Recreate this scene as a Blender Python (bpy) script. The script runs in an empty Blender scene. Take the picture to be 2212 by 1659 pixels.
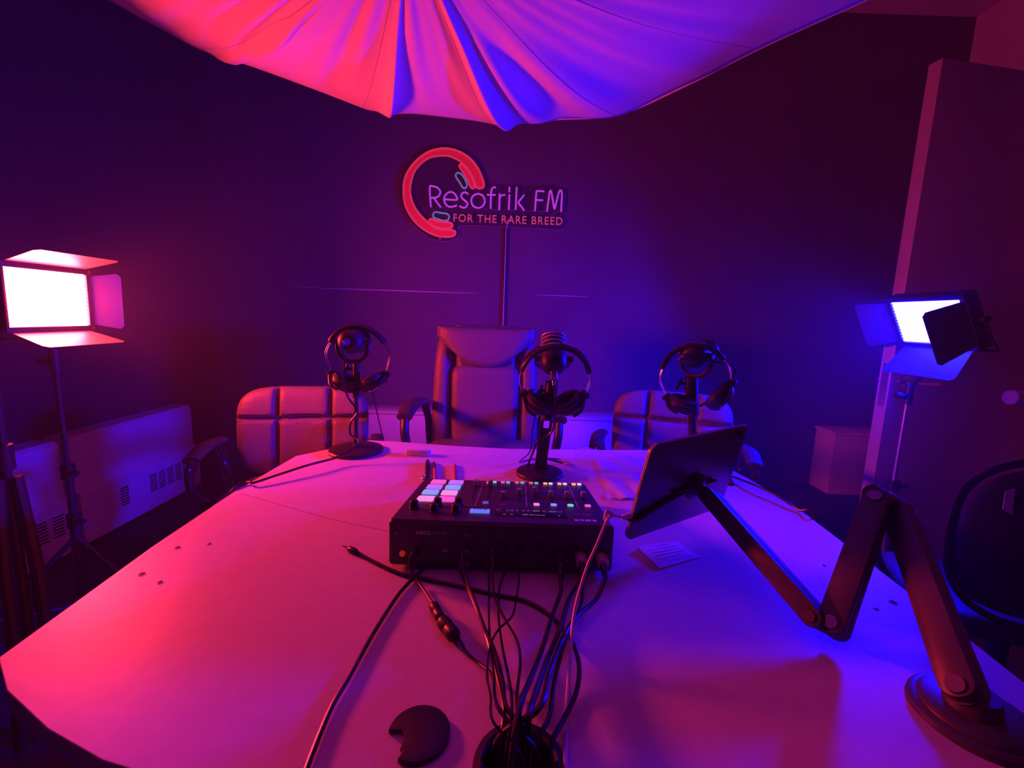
import bpy, bmesh, math, random
from mathutils import Vector, Matrix
PI = math.pi
random.seed(4)
S = bpy.context.scene
C = S.collection

# ------------------------------------------------------------------ camera
F, PIT, ROL, CH = 950.0, .151, .033, 1.138        # focal length in pixels of the 2212 px frame
cam_d = bpy.data.cameras.new('camera'); cam = bpy.data.objects.new('camera', cam_d); C.objects.link(cam)
cam_d.sensor_width = 36; cam_d.lens = 36 * F / 2212; cam_d.clip_start = .02
cp, sp, cr, sr = math.cos(PIT), math.sin(PIT), math.cos(ROL), math.sin(ROL)
_r, _u, _b = Vector((cr, sr*sp, sr*cp)), Vector((-sr, cr*sp, cr*cp)), Vector((0, -cp, sp))
cam.matrix_world = Matrix(((_r.x, _u.x, _b.x, 0), (_r.y, _u.y, _b.y, 0), (_r.z, _u.z, _b.z, CH), (0, 0, 0, 1)))
S.camera = cam
CAM = Vector((0, 0, CH))
# ------------------------------------------------------------------ world, exposure
w = bpy.data.worlds.new('night'); S.world = w; w.use_nodes = True
w.node_tree.nodes['Background'].inputs[0].default_value = (.02, .015, .03, 1)
w.node_tree.nodes['Background'].inputs[1].default_value = .1
_v = w.node_tree.nodes.new('ShaderNodeVolumeScatter'); _v.inputs['Density'].default_value = .021      # thin haze added to stand in for the glow around the lamps
w.node_tree.links.new(_v.outputs[0], w.node_tree.nodes['World Output'].inputs['Volume'])
S.view_settings.view_transform = 'Standard'; S.view_settings.look = 'None'
S.view_settings.gamma = 1; S.view_settings.use_curve_mapping = False
S.view_settings.exposure = 0
S.cycles.max_bounces = 8; S.cycles.diffuse_bounces = 3; S.cycles.transparent_max_bounces = 6
RED_L, BLUE_L = 390, 1000                           # radiance of the two LED panels
RED_C, BLUE_C = (1, .034, .055), (.002, .0016, 1)

# ------------------------------------------------------------------ measuring helpers
def ray(x, y):
    a, b = x - 1106, y - 829.5
    X = (a*cr + b*sr)/F; u = -(-a*sr + b*cr)/F
    return Vector((X, cp + u*sp, -sp + u*cp))
def atZ(x, y, z): d = ray(x, y); return CAM + d*((z-CH)/d.z)
def atY(x, y, Y): d = ray(x, y); return CAM + d*(Y/d.y)
def atPl(x, y, p, n): d = ray(x, y); n = Vector(n); return CAM + d*((Vector(p)-CAM).dot(n)/d.dot(n))

# ------------------------------------------------------------------ materials
MATS = {}
def mat(name, col, rough=.5, metal=0, spec=.5, emit=None, es=0, noise=0, nscale=20, bump=0, alpha=None, sheen=0, trans=0, coat=0):
    if name in MATS: return MATS[name]
    m = bpy.data.materials.new(name); m.use_nodes = True; nt = m.node_tree; b = nt.nodes['Principled BSDF']
    b.inputs['Base Color'].default_value = (*col, 1); b.inputs['Roughness'].default_value = rough
    b.inputs['Metallic'].default_value = metal; b.inputs['Specular IOR Level'].default_value = spec
    b.inputs['Sheen Weight'].default_value = sheen; b.inputs['Coat Weight'].default_value = coat
    b.inputs['Transmission Weight'].default_value = trans
    if emit: b.inputs['Emission Color'].default_value = (*emit, 1); b.inputs['Emission Strength'].default_value = es
    if alpha is not None: b.inputs['Alpha'].default_value = alpha
    if noise or bump:
        tc = nt.nodes.new('ShaderNodeTexCoord'); n = nt.nodes.new('ShaderNodeTexNoise')
        n.inputs['Scale'].default_value = nscale; n.inputs['Detail'].default_value = 6
        nt.links.new(tc.outputs['Object'], n.inputs['Vector'])
        if noise:
            r = nt.nodes.new('ShaderNodeValToRGB')
            r.color_ramp.elements[0].position = .3; r.color_ramp.elements[1].position = .7
            r.color_ramp.elements[0].color = (*[c*(1-noise) for c in col], 1); r.color_ramp.elements[1].color = (*[min(1, c*(1+noise)) for c in col], 1)
            nt.links.new(n.outputs['Fac'], r.inputs['Fac']); nt.links.new(r.outputs['Color'], b.inputs['Base Color'])
        if bump:
            bp = nt.nodes.new('ShaderNodeBump'); bp.inputs['Strength'].default_value = bump; bp.inputs['Distance'].default_value = .002
            nt.links.new(n.outputs['Fac'], bp.inputs['Height']); nt.links.new(bp.outputs['Normal'], b.inputs['Normal'])
    MATS[name] = m; return m
WALLB = mat('black_wall_paint', (.10, .075, .115), .75, noise=.12, nscale=3, bump=.15)
WALLW = mat('white_wall_paint', (.62, .6, .6), .7, noise=.04, nscale=4)
CARPET = mat('dark_carpet', (.07, .065, .07), .95, noise=.4, nscale=220, bump=.8, spec=.1)
LAMIN = mat('pale_laminate', (.72, .68, .66), .42, noise=.035, nscale=55, bump=.1, spec=.35)
CLOTH = mat('white_canopy_cloth', (.66, .64, .64), .9, spec=.15, bump=.25, nscale=60)
SEAM = mat('stitched_seam', (.42, .4, .4), .9)
BLK = mat('black_plastic', (.016, .015, .017), .42)
BLKM = mat('black_matte_metal', (.028, .026, .03), .45, spec=.5)
BLKG = mat('black_gloss', (.01, .01, .012), .12)
RUB = mat('black_cable_rubber', (.018, .017, .02), .33)
LEATH = mat('dark_leather', (.15, .13, .135), .5, noise=.12, nscale=120, bump=.35, spec=.45)
LEATHD = mat('black_leather', (.05, .045, .05), .45, noise=.1, nscale=120, bump=.3)
STITCH = mat('stitch_thread', (.3, .27, .28), .7)
CHROME = mat('steel', (.7, .7, .72), .22, metal=1)
ALU = mat('brushed_aluminium', (.45, .45, .48), .42, metal=1)
WHT = mat('white_enamel', (.7, .69, .68), .45, noise=.03, nscale=9)
WHITEC = mat('white_cable', (.75, .73, .72), .45)
PAPER = mat('white_paper', (.8, .8, .8), .8, noise=.02, nscale=30)
INK = mat('ink', (.05, .05, .12), .7)
GREYB = mat('tablet_back', (.16, .16, .18), .38, metal=.75)
GREYE = mat('tablet_edge', (.62, .6, .62), .38, metal=.4)
ARMM = mat('arm_metal', (.075, .065, .075), .42, spec=.5)
PRINT = mat('printed_white', (.8, .78, .8), .6)
PRINTD = mat('printed_grey', (.4, .38, .42), .6)
SLOT = mat('slot_black', (.004, .004, .004), .8)
WOODP = mat('wood_pencil', (.55, .3, .12), .5)
NEONW = mat('milky_tube', (.82, .8, .82), .35, emit=(.6, .08, .9), es=.3)  # weak glow added to the sign's tubes, panels and letters to brighten them
NEONR = mat('red_tube', (.85, .2, .2), .35, emit=(1, .05, .06), es=.35)
NEONRF = mat('red_panel', (.75, .06, .04), .5, emit=(1, .02, .02), es=.25)
NEONO = mat('orange_letters', (.9, .35, .25), .4, emit=(1, .12, .06), es=.22)
NEONT = mat('teal_tube', (.25, .6, .62), .35, emit=(.1, .4, .45), es=.25)
ACRYL = mat('clear_acrylic', (.02, .02, .025), .15, alpha=.16)

# ------------------------------------------------------------------ mesh helpers
WM = {}
def finish(bm, name, m, parent=None, M=None, angle=40, world=False):
    me = bpy.data.meshes.new(name)
    if M is not None: bm.transform(M)
    if world and parent is not None: bm.transform(WM[parent.name].inverted())
    bmesh.ops.recalc_face_normals(bm, faces=bm.faces)
    bm.to_mesh(me); bm.free()
    for p in me.polygons: p.use_smooth = True
    me.set_sharp_from_angle(angle=math.radians(angle))
    if m: me.materials.append(m)
    o = bpy.data.objects.new(name, me); C.objects.link(o)
    if parent is not None: o.parent = parent; WM[o.name] = WM[parent.name].copy()
    else: WM[o.name] = Matrix.Identity(4)
    return o
def W(bm, name, m, parent, **k): return finish(bm, name, m, parent, world=True, **k)
GROUPS = {'desk_microphone': 'desk microphones on the table', 'headphones': 'headphones hung on the desk microphones', 'office_chair': 'office chairs around the table',
          'pen': 'pens behind the mixer', 'studio_light': 'coloured studio lights on tripods', 'low_cabinet': 'low white cabinets at the back wall', 'cable': 'cables on and around the table'}
def thing(name, label, cat, M, group=None):
    group = group or GROUPS.get(name)
    if not isinstance(M, Matrix): M = Matrix.Translation(M)
    o = bpy.data.objects.new(name, None); C.objects.link(o); o.matrix_world = M; o.empty_display_size = .05
    o['label'] = label; o['category'] = cat
    if group: o['group'] = group
    WM[o.name] = M.copy(); return o
def tag(o, label, cat, group=None):
    o['label'] = label; o['category'] = cat
    if group: o['group'] = group
    return o
def struct(o, label=None):
    o['kind'] = 'structure'
    if label: o['label'] = label
    return o
def NB(): return bmesh.new()
def tr(x, y, z): return Matrix.Translation((x, y, z))
def rx(a): return Matrix.Rotation(a, 4, 'X')
def ry(a): return Matrix.Rotation(a, 4, 'Y')
def rz(a): return Matrix.Rotation(a, 4, 'Z')
def box(bm, sx, sy, sz, M=None, bev=0, seg=2):
    t = bmesh.new(); bmesh.ops.create_cube(t, size=1); bmesh.ops.scale(t, vec=(sx, sy, sz), verts=t.verts)
    if bev: bmesh.ops.bevel(t, geom=t.edges[:], offset=bev, segments=seg, profile=.5, affect='EDGES')
    join(bm, t, M)
def join(bm, t, M=None):
    if M is not None: t.transform(M)
    me = bpy.data.meshes.new('tmp'); t.to_mesh(me); t.free(); bm.from_mesh(me); bpy.data.meshes.remove(me)
def bx(bm, x0, x1, y0, y1, z0, z1, bev=0):
    box(bm, x1-x0, y1-y0, z1-z0, tr((x0+x1)/2, (y0+y1)/2, (z0+z1)/2), bev)
def frame(d, up=(0, 0, 1)):
    z = Vector(d).normalized(); u = Vector(up)
    if abs(z.dot(u)) > .98: u = Vector((0, 1, 0))
    x = u.cross(z).normalized(); y = z.cross(x)
    return Matrix(((x.x, y.x, z.x, 0), (x.y, y.y, z.y, 0), (x.z, y.z, z.z, 0), (0, 0, 0, 1)))
def lathe(bm, prof, M=None, seg=24):
    """profile of (radius, z) turned about the z axis"""
    t = bmesh.new(); rings = []
    for r, z in prof:
        if r < 1e-6: rings.append([t.verts.new((0, 0, z))])
        else: rings.append([t.verts.new((r*math.cos(2*PI*i/seg), r*math.sin(2*PI*i/seg), z)) for i in range(seg)])
    for a, b in zip(rings, rings[1:]):
        for i in range(seg):
            j = (i+1) % seg
            if len(a) == 1 and len(b) == 1: continue
            if len(a) == 1: t.faces.new((a[0], b[i], b[j]))
            elif len(b) == 1: t.faces.new((a[i], b[0], a[j]))
            else: t.faces.new((a[i], b[i], b[j], a[j]))
    join(bm, t, M)
def cyl(bm, p0, p1, r0, r1=None, seg=16, cap=True):
    r1 = r0 if r1 is None else r1; p0 = Vector(p0); p1 = Vector(p1); L = (p1-p0).length
    pr = [(r0, 0), (r1, L)]
    if cap: pr = [(0, 0)] + pr + [(0, L)]
    lathe(bm, pr, Matrix.Translation(p0) @ frame(p1-p0), seg)
def spline(pts, n=6, closed=False):
    P = [Vector(p) for p in pts]; out = []; N = len(P)
    rng = range(N if closed else N-1)
    for i in rng:
        if closed: a, b, c, d = P[i-1], P[i], P[(i+1) % N], P[(i+2) % N]
        else:
            b, c = P[i], P[i+1]; a = P[i-1] if i else b*2-c; d = P[i+2] if i+2 < N else c*2-b
        for k in range(n):
            t = k/n
            out.append(.5*((2*b)+(c-a)*t+(2*a-5*b+4*c-d)*t*t+(3*b-a-3*c+d)*t**3))
    if not closed: out.append(P[-1])
    return out
def tube(bm, pts, r, seg=10, n=6, closed=False, smooth=True, flat=None):
    P = spline(pts, n, closed) if smooth else [Vector(p) for p in pts]
    R = r if callable(r) else (lambda t: r)
    t = bmesh.new(); rings = []; N = len(P)
    prev = None
    for i, p in enumerate(P):
        a = P[i-1] if (i or closed) else P[i]; b = P[(i+1) % N] if (i < N-1 or closed) else P[i]
        d = (b-a).normalized()
        if prev is None:
            x = Vector((0, 0, 1)).cross(d)
            if x.length < .1: x = Vector((1, 0, 0)).cross(d)
        else: x = prev - d*prev.dot(d)
        x.normalize(); y = d.cross(x); prev = x
        rr = R(i/max(1, N-1)); f2 = flat if flat else 1
        rings.append([t.verts.new(p + x*rr*math.cos(2*PI*k/seg) + y*rr*f2*math.sin(2*PI*k/seg)) for k in range(seg)])
    for i in range(N if closed else N-1):
        a, b = rings[i], rings[(i+1) % N]
        for k in range(seg):
            t.faces.new((a[k], a[(k+1) % seg], b[(k+1) % seg], b[k]))
    if not closed: t.faces.new(rings[0][::-1]); t.faces.new(rings[-1])
    join(bm, t)
def prism(bm, pts, z0, z1, M=None, bev=0):
    t = bmesh.new(); f = t.faces.new([t.verts.new((x, y, z0)) for x, y in pts])
    r = bmesh.ops.extrude_face_region(t, geom=[f]); bmesh.ops.translate(t, vec=(0, 0, z1-z0), verts=[v for v in r['geom'] if isinstance(v, bmesh.types.BMVert)])
    if bev: bmesh.ops.bevel(t, geom=t.edges[:], offset=bev, segments=2, profile=.5, affect='EDGES')
    join(bm, t, M)
def rrect(w, h, r, n=5):
    out = []
    for cx, cy, a0 in ((w/2-r, h/2-r, 0), (-w/2+r, h/2-r, PI/2), (-w/2+r, -h/2+r, PI), (w/2-r, -h/2+r, 1.5*PI)):
        for i in range(n+1): a = a0+PI/2*i/n; out.append((cx+r*math.cos(a), cy+r*math.sin(a)))
    return out
def pad(bm, w, h, d, M=None, n=5, gx=(), gz=(), gd=.02, gs=.02, k=8, nu=40, nv=40, wtop=1, wbot=1, bend=0, lean=0, pw=.5):
    """upholstered slab in the XZ plane, puffed front towards -Y; grooves at gx / gz"""
    t = bmesh.new(); G = [[], []]
    for side in (0, 1):
        for j in range(nv+1):
            row = []
            for i in range(nu+1):
                s, q = 2*i/nu-1, 2*j/nv-1
                s = math.copysign(1-(1-abs(s))**1.3, s); q = math.copysign(1-(1-abs(q))**1.3, q)
                m = max(abs(s), abs(q)); L = math.hypot(s, q)
                if L > 1e-6:
                    c_, s_ = abs(s)/L, abs(q)/L
                    f = (c_**n+s_**n)**(-1/n)*max(c_, s_); s2, q2 = s*f, q*f
                else: s2 = q2 = 0
                wf = wbot+(wtop-wbot)*(q2+1)/2
                x, z = s2*w/2*wf, q2*h/2
                th = d/2*max(0, 1-m**k)**pw
                y = -th if side == 0 else th*.6
                if side == 0:
                    g = 0
                    for a in gx: g = max(g, math.exp(-((x-a)/gs)**2))
                    for a in gz: g = max(g, math.exp(-((z-a)/gs)**2))
                    y += g*min(gd, th*1.2)
                y += -bend*s2*s2 + lean*q2*q2
                row.append(t.verts.new((x, y, z)))
            G[side].append(row)
    for side in (0, 1):
        g = G[side]
        for j in range(nv):
            for i in range(nu):
                t.faces.new((g[j][i], g[j][i+1], g[j+1][i+1], g[j+1][i]))
    bmesh.ops.remove_doubles(t, verts=t.verts, dist=1e-5)
    join(bm, t, M)
def text_bm(s, size, depth=.0003, bold=0, spacing=1):
    cu = bpy.data.curves.new('t', 'FONT'); cu.body = s; cu.size = size; cu.extrude = depth; cu.align_x = 'CENTER'; cu.align_y = 'CENTER'
    cu.offset = bold; cu.space_character = spacing; cu.resolution_u = 3
    o = bpy.data.objects.new('t', cu); me = bpy.data.meshes.new_from_object(o)
    bm = bmesh.new(); bm.from_mesh(me); bpy.data.objects.remove(o); bpy.data.curves.remove(cu); bpy.data.meshes.remove(me)
    return bm

# ================================================================== THE ROOM
bm = NB(); bx(bm, -2.2, 3.0, -2.3, 3.25, -.06, 0); struct(finish(bm, 'floor', CARPET))
bm = NB(); bx(bm, -2.2, 3.0, -2.3, 3.25, 3.1, 3.2); struct(finish(bm, 'ceiling', WALLW))
bm = NB(); bx(bm, -2.2, 2.95, 3.1, 3.2, 0, 3.1); struct(finish(bm, 'wall_back', WALLB))
bm = NB(); bx(bm, -2.2, -2.1, -2.3, 3.1, 0, 3.1); struct(finish(bm, 'wall_left', mat('black_backdrop_cloth', (.04, .026, .03), .9, noise=.15, nscale=3)))
bm = NB(); bx(bm, 2.85, 2.95, -2.3, 3.1, 0, 3.1); struct(finish(bm, 'wall_right', WALLW))
bm = NB(); bx(bm, -2.1, 2.85, -2.3, -2.2, 0, 3.1); struct(finish(bm, 'wall_front', WALLW))
# battens between the black wall panels, drawn white for light on their top edges
p0, p1 = atY(625, 620, 3.1), atY(1035, 634, 3.1)
bm = NB(); tube(bm, [p0, (p0+p1)/2, p1], lambda t: .0005+.0035*math.sin(PI*min(.999, max(.001, t)))**.6, seg=6); struct(finish(bm, 'trim_1', WHT))
p0, p1 = atY(1157, 637, 3.1), atY(1272, 641, 3.1)
bm = NB(); tube(bm, [p0, (p0+p1)/2, p1], lambda t: .0005+.0018*math.sin(PI*min(.999, max(.001, t)))**.6, seg=6); struct(finish(bm, 'trim_2', WHT))
# cable channel below the sign
xc = atY(1090, 600, 3.09).x
bm = NB(); bx(bm, xc-.012, xc+.012, 3.078, 3.1, 0, 1.74, .003)
tag(finish(bm, 'cable_channel', BLK), 'black vertical cable channel on the back wall below the round neon sign', 'cable channel')

# low white heater covers along the left wall
def heater(y0, y1, label, groups, small=None):
    t = thing('wall_heater', label, 'heater', (-2.03, (y0+y1)/2, 0), 'white heater covers along the left wall')
    bm = NB()
    prof = [(-2.1, .02), (-2.1, .535), (-2.0, .535), (-1.985, .52), (-1.985, .29), (-1.955, .27), (-1.955, .03), (-1.97, .02)]
    tb = bmesh.new(); f = tb.faces.new([tb.verts.new((x, y0, z)) for x, z in prof])
    r = bmesh.ops.extrude_face_region(tb, geom=[f]); bmesh.ops.translate(tb, vec=(0, y1-y0, 0), verts=[v for v in r['geom'] if isinstance(v, bmesh.types.BMVert)])
    join(bm, tb); W(bm, 'cover', WHT, t, angle=25)
    for g0 in groups:
        bm = NB()
        for k in range(7): bx(bm, -1.957, -1.9535, g0, g0+.047, .125+k*.0145, .132+k*.0145)
        W(bm, 'vent_grille', SLOT, t)
    return t
heater(1.90, 2.66, 'low white heater cover on the left wall nearest the back corner', [2.28+.06*k for k in range(6)] + [2.10])
heater(.95, 1.86, 'low white heater cover on the left wall at the left frame edge', [1.10, 1.17, 1.24, 1.40, 1.47, 1.54, 1.61, 1.70, 1.77])
# low white cabinets at the foot of the back wall
t = thing('low_cabinet', 'long low white cabinet against the black back wall behind the chairs', 'cabinet', (-.15, 3.0, 0))
bm = NB(); bx(bm, -1.55, 1.28, 2.92, 3.095, .06, .468, .003); W(bm, 'body', WHT, t)
bm = NB(); bx(bm, -1.53, 1.26, 2.95, 3.09, 0, .06); W(bm, 'plinth', BLKM, t)
bm = NB(); bx(bm, -1.56, 1.29, 2.905, 3.097, .462, .484, .003); W(bm, 'top_board', WHT, t)
t = thing('low_cabinet', 'short low white cabinet in the right back corner behind the door', 'cabinet', (2.5, 3.0, 0))
bm = NB(); bx(bm, 2.2, 2.84, 2.9, 3.095, 0, .42, .004); W(bm, 'body', WHT, t)
bm = NB(); bx(bm, 2.19, 2.84, 2.89, 3.097, .42, .44, .003); W(bm, 'top_board', WHT, t)

# open door on the right, seen from its free edge
DP = Vector((1.556, 1.80, 0)); dd = Vector((.985, .165, 0)).normalized()
DM = Matrix.Translation(DP) @ Matrix(((dd.x, -dd.y, 0, 0), (dd.y, dd.x, 0, 0), (0, 0, 1, 0), (0, 0, 0, 1)))
DOOR = mat('door_paint', (.42, .4, .42), .45, noise=.05, nscale=6)
bm = NB(); bx(bm, 0, .82, 0, .05, .01, 2.14, .003); dr = struct(finish(bm, 'door_1', DOOR, M=DM)); WM[dr.name] = Matrix.Identity(4)
bm = NB(); bx(bm, -.002, .001, .008, .037, .82, 1.00); cyl(bm, (-.004, .022, .935), (.001, .022, .935), .008); finish(bm, 'latch_plate', CHROME, dr, M=DM)
for s in (-1, 1):
    bm = NB(); y0 = 0 if s < 0 else .05
    cyl(bm, (.06, y0, .925), (.06, y0+s*.01, .925), .026, seg=20); cyl(bm, (.06, y0, .925), (.06, y0+s*.05, .925), .009)
    tube(bm, [(.06, y0+s*.05, .925), (.09, y0+s*.052, .925), (.175, y0+s*.05, .923)], .009, seg=10)
    finish(bm, 'door_handle', CHROME, dr, M=DM)
bm = NB(); bx(bm, 2.42, 2.85, 1.90, 2.0, 0, 3.1); struct(finish(bm, 'wall_partition', WALLW))

# ================================================================== THE LIGHTS
def led_light(M, wid, hei, ecol, es, flaps, base, label, pole_top, lens_label, spread=.36):
    """M: panel frame, x right, -y light direction, z up; base: foot of the stand"""
    t = thing('studio_light', label, 'studio light', Matrix.Translation(base))
    em = mat('led_' + lens_label, ecol, .5, emit=ecol, es=es)
    fw, fh = wid+.034, hei+.034
    bm = NB(); box(bm, fw, .035, fh, tr(0, .022, 0), .004)
    for k in range(9): box(bm, .006, .012, fh*.7, tr(-fw/2+.03+k*.024, .044, 0))
    hd = W(bm, 'housing', BLKM, t, M=M)
    bm = NB()
    for x0, x1, z0, z1 in ((-fw/2, fw/2, hei/2, fh/2), (-fw/2, fw/2, -fh/2, -hei/2), (-fw/2, -wid/2, -hei/2, hei/2), (wid/2, fw/2, -hei/2, hei/2)):
        bx(bm, x0, x1, -.008, .006, z0, z1, .001)
    for sx in (-1, 1):
        for sz in (-1, 1): cyl(bm, (sx*(fw/2-.006), -.012, sz*(fh/2-.006)), (sx*(fw/2-.006), 0, sz*(fh/2-.006)), .004, seg=10)
    W(bm, 'front_frame', BLKM, t, M=M)
    bm = NB(); box(bm, wid, .002, hei, tr(0, .002, 0)); lp = W(bm, 'led_board', WHT, t, M=M)
    bm = NB(); nx, nz = round(wid/.0125), round(hei/.0125)
    for i in range(nx):
        for j in range(nz): lathe(bm, [(.0066, 0), (.0052, -.0034), (0, -.0052)], tr((i+.5)*wid/nx-wid/2, 0, (j+.5)*hei/nz-hei/2) @ rx(-PI/2), 6)
    lo_ = W(bm, 'led_beads', em, lp, M=M); lo_['kind'] = 'stuff'
    for side, ang, ln in flaps:
        bm = NB(); hw = (wid if side in 'TB' else hei)
        pts = [(-hw/2+.004, 0), (hw/2-.004, 0), (hw/2+.012, ln-.012), (hw/2+.002, ln), (-hw/2-.002, ln), (-hw/2-.012, ln-.012)]
        prism(bm, pts, -.0008, .0008)
        cyl(bm, (-hw/2+.01, 0, 0), (hw/2-.01, 0, 0), .003, seg=8)
        # local: x along the hinge, y outwards, z normal -> put y along (forward cos + outward sin)
        out = {'T': Vector((0, 0, 1)), 'B': Vector((0, 0, -1)), 'L': Vector((-1, 0, 0)), 'R': Vector((1, 0, 0))}[side]
        y = Vector((0, -1, 0))*math.cos(ang) + out*math.sin(ang)
        x = Vector((1, 0, 0)) if side in 'TB' else Vector((0, 0, 1)); z = x.cross(y)
        hp = out*((fh if side in 'TB' else fw)/2) + Vector((0, -.006, 0))
        FM = Matrix(((x.x, y.x, z.x, hp.x), (x.y, y.y, z.y, hp.y), (x.z, y.z, z.z, hp.z), (0, 0, 0, 1)))
        W(bm, 'barn_door', FLAP, t, M=M @ FM)
    # yoke
    c = M @ Vector((0, .03, 0)); pt = Vector(pole_top)
    bm = NB(); a = M @ Vector((-fw/2-.008, .025, 0)); b = M @ Vector((fw/2+.008, .025, 0)); lo = M @ Vector((0, .05, -fh/2-.03))
    al = M @ Vector((-fw/2-.008, .04, -fh/2-.02)); bl = M @ Vector((fw/2+.008, .04, -fh/2-.02))
    tube(bm, [a, al, bl, b], .004, seg=8, smooth=False)
    for q, s in ((a, -1), (b, 1)):
        n = (M.to_3x3() @ Vector((s, 0, 0))); cyl(bm, q-n*.008, q+n*.012, .012, seg=14)
    cyl(bm, (al+bl)/2, pt, .007); W(bm, 'yoke', BLKM, t)
    bm = NB(); B = Vector(base)
    cyl(bm, pt-Vector((0, 0, .06)), pt+Vector((0, 0, .012)), .013); cyl(bm, pt-Vector((.03, 0, .03)), pt-Vector((-.0, 0, .03)), .006); cyl(bm, pt-Vector((.045, 0, .03)), pt-Vector((.03, 0, .03)), .012)
    W(bm, 'clamp', BLKM, t)
    H = pt.z
    bm = NB(); cyl(bm, (B.x, B.y, H*.55), pt, .008); cyl(bm, (B.x, B.y, .34), (B.x, B.y, H*.60), .0115); cyl(bm, (B.x, B.y, .08), (B.x, B.y, .42), .015)
    W(bm, 'pole', ALU if 'blue' in lens_label else BLKM, t)
    for zz in (H*.60, .42):
        bm = NB(); cyl(bm, (B.x, B.y, zz-.022), (B.x, B.y, zz+.022), .02, seg=14); cyl(bm, (B.x, B.y, zz), (B.x+.045, B.y-.01, zz), .007, seg=8); W(bm, 'collar', BLK, t)
    for k in range(3):
        a = PI/2+.5+k*2*PI/3; bm = NB(); f = Vector((B.x+spread*math.cos(a), B.y+spread*math.sin(a), .012)); top = Vector((B.x, B.y, .36))
        tube(bm, [top, (top+f)/2, f], .009, seg=8, smooth=False); cyl(bm, f-Vector((0, 0, .012)), f+Vector((0, 0, .012)), .013, seg=10)
        tube(bm, [(B.x, B.y, .11), top*.45+f*.55], .005, seg=6, smooth=False)
        W(bm, 'leg', BLKM, t)
    return t
FLAP = mat('barn_door_metal', (.05, .045, .048), .45, spec=.5)
def RM(yaw, pitch): return rz(math.radians(yaw)) @ rx(math.radians(pitch))
led_light(tr(-1.412, 1.349, 1.147) @ RM(93.4, 1.3), .25, .165, RED_C, RED_L,
          [('T', math.radians(18), .11), ('B', math.radians(18), .11), ('R', math.radians(60), .082), ('L', math.radians(40), .09)],
          (-1.45, 1.38, 0), 'studio light on tripod glowing red with open barn doors', (-1.45, 1.38, .98), 'red')
led_light(tr(1.476, 1.583, 1.169) @ RM(-89, 26.7), .26, .165, BLUE_C, BLUE_L,
          [('T', math.radians(20), .10), ('B', math.radians(30), .12), ('L', math.radians(70), .115), ('R', math.radians(-3), .135)],
          (1.45, 1.59, 0), 'studio light on tripod glowing blue with barn doors half closed', (1.45, 1.59, .93), 'blue', .2)
# dark light stand at the left frame edge
t = thing('tripod_stand', 'dark folded tripod stand at the left frame edge before the heater cover', 'stand', (-1.20, 1.0, 0))
bm = NB(); cyl(bm, (-1.20, 1.0, .05), (-1.20, 1.0, 1.02), .010); cyl(bm, (-1.2, 1.0, .74), (-1.2, 1.0, .80), .018); W(bm, 'pole', BLKM, t)
for k in range(3):
    a = .4+k*2*PI/3; bm = NB()
    q = [Vector((-1.2+r_*math.cos(a), 1.0+r_*math.sin(a), z_)) for r_, z_ in ((.016, .72), (.030, .5), (.033, .3), (.05, .02))]
    tube(bm, q, .013, seg=8); W(bm, 'leg', BLKM, t)

# ================================================================== THE CANOPY
TOPZ = 1.74
rim_px = [(240, 0, 1.9), (330, 50, 1.9), (415, 95, 1.9), (455, 112, 1.9), (480, 127, 1.885), (508, 134, 1.88), (528, 133, 1.885), (660, 183, 1.9), (783, 230, 1.9), (815, 236, 1.89), (840, 244, 1.865), (862, 240, 1.89), (980, 254, 1.9), (1060, 263, 1.9), (1083, 267, 1.89), (1101, 273, 1.855), (1118, 266, 1.89), (1200, 258, 1.9), (1335, 248, 1.9), (1480, 186, 1.9), (1640, 105, 1.9), (1870, 0, 1.9)]
rim = [atZ(*q) for q in rim_px]
apex = atZ(880, -180, TOPZ)
R0, R1 = rim[0], rim[-1]
back = [(.98, .80), (.93, .35), (.62, -.05), (.1, -.22), (-.45, -.18), (-.92, .12), (-1.16, .5), (-1.18, .95)]
rimc = spline(rim, 8) + spline([R1] + [Vector((x, y, 1.9)) for x, y in back] + [R0], 8)[1:-1]
cusps = [atZ(508, 134, 1.9), atZ(840, 244, 1.9), atZ(1101, 272, 1.9), Vector((.98, .8, 1.9)), Vector((.1, -.22, 1.9)), Vector((-1.16, .5, 1.9))]
bm = NB(); NR = 30; rows = []
cus = [(atZ(508, 134, 1.9), .02, .30), (atZ(840, 244, 1.9), .045, .05), (atZ(1101, 272, 1.9), .055, .06), (atZ(1140, 264, 1.9), .0, .05)]
random.seed(11)
wr = [(random.uniform(0, 2*PI), random.uniform(18, 60), random.uniform(.0015, .004)) for _ in range(9)]
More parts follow.
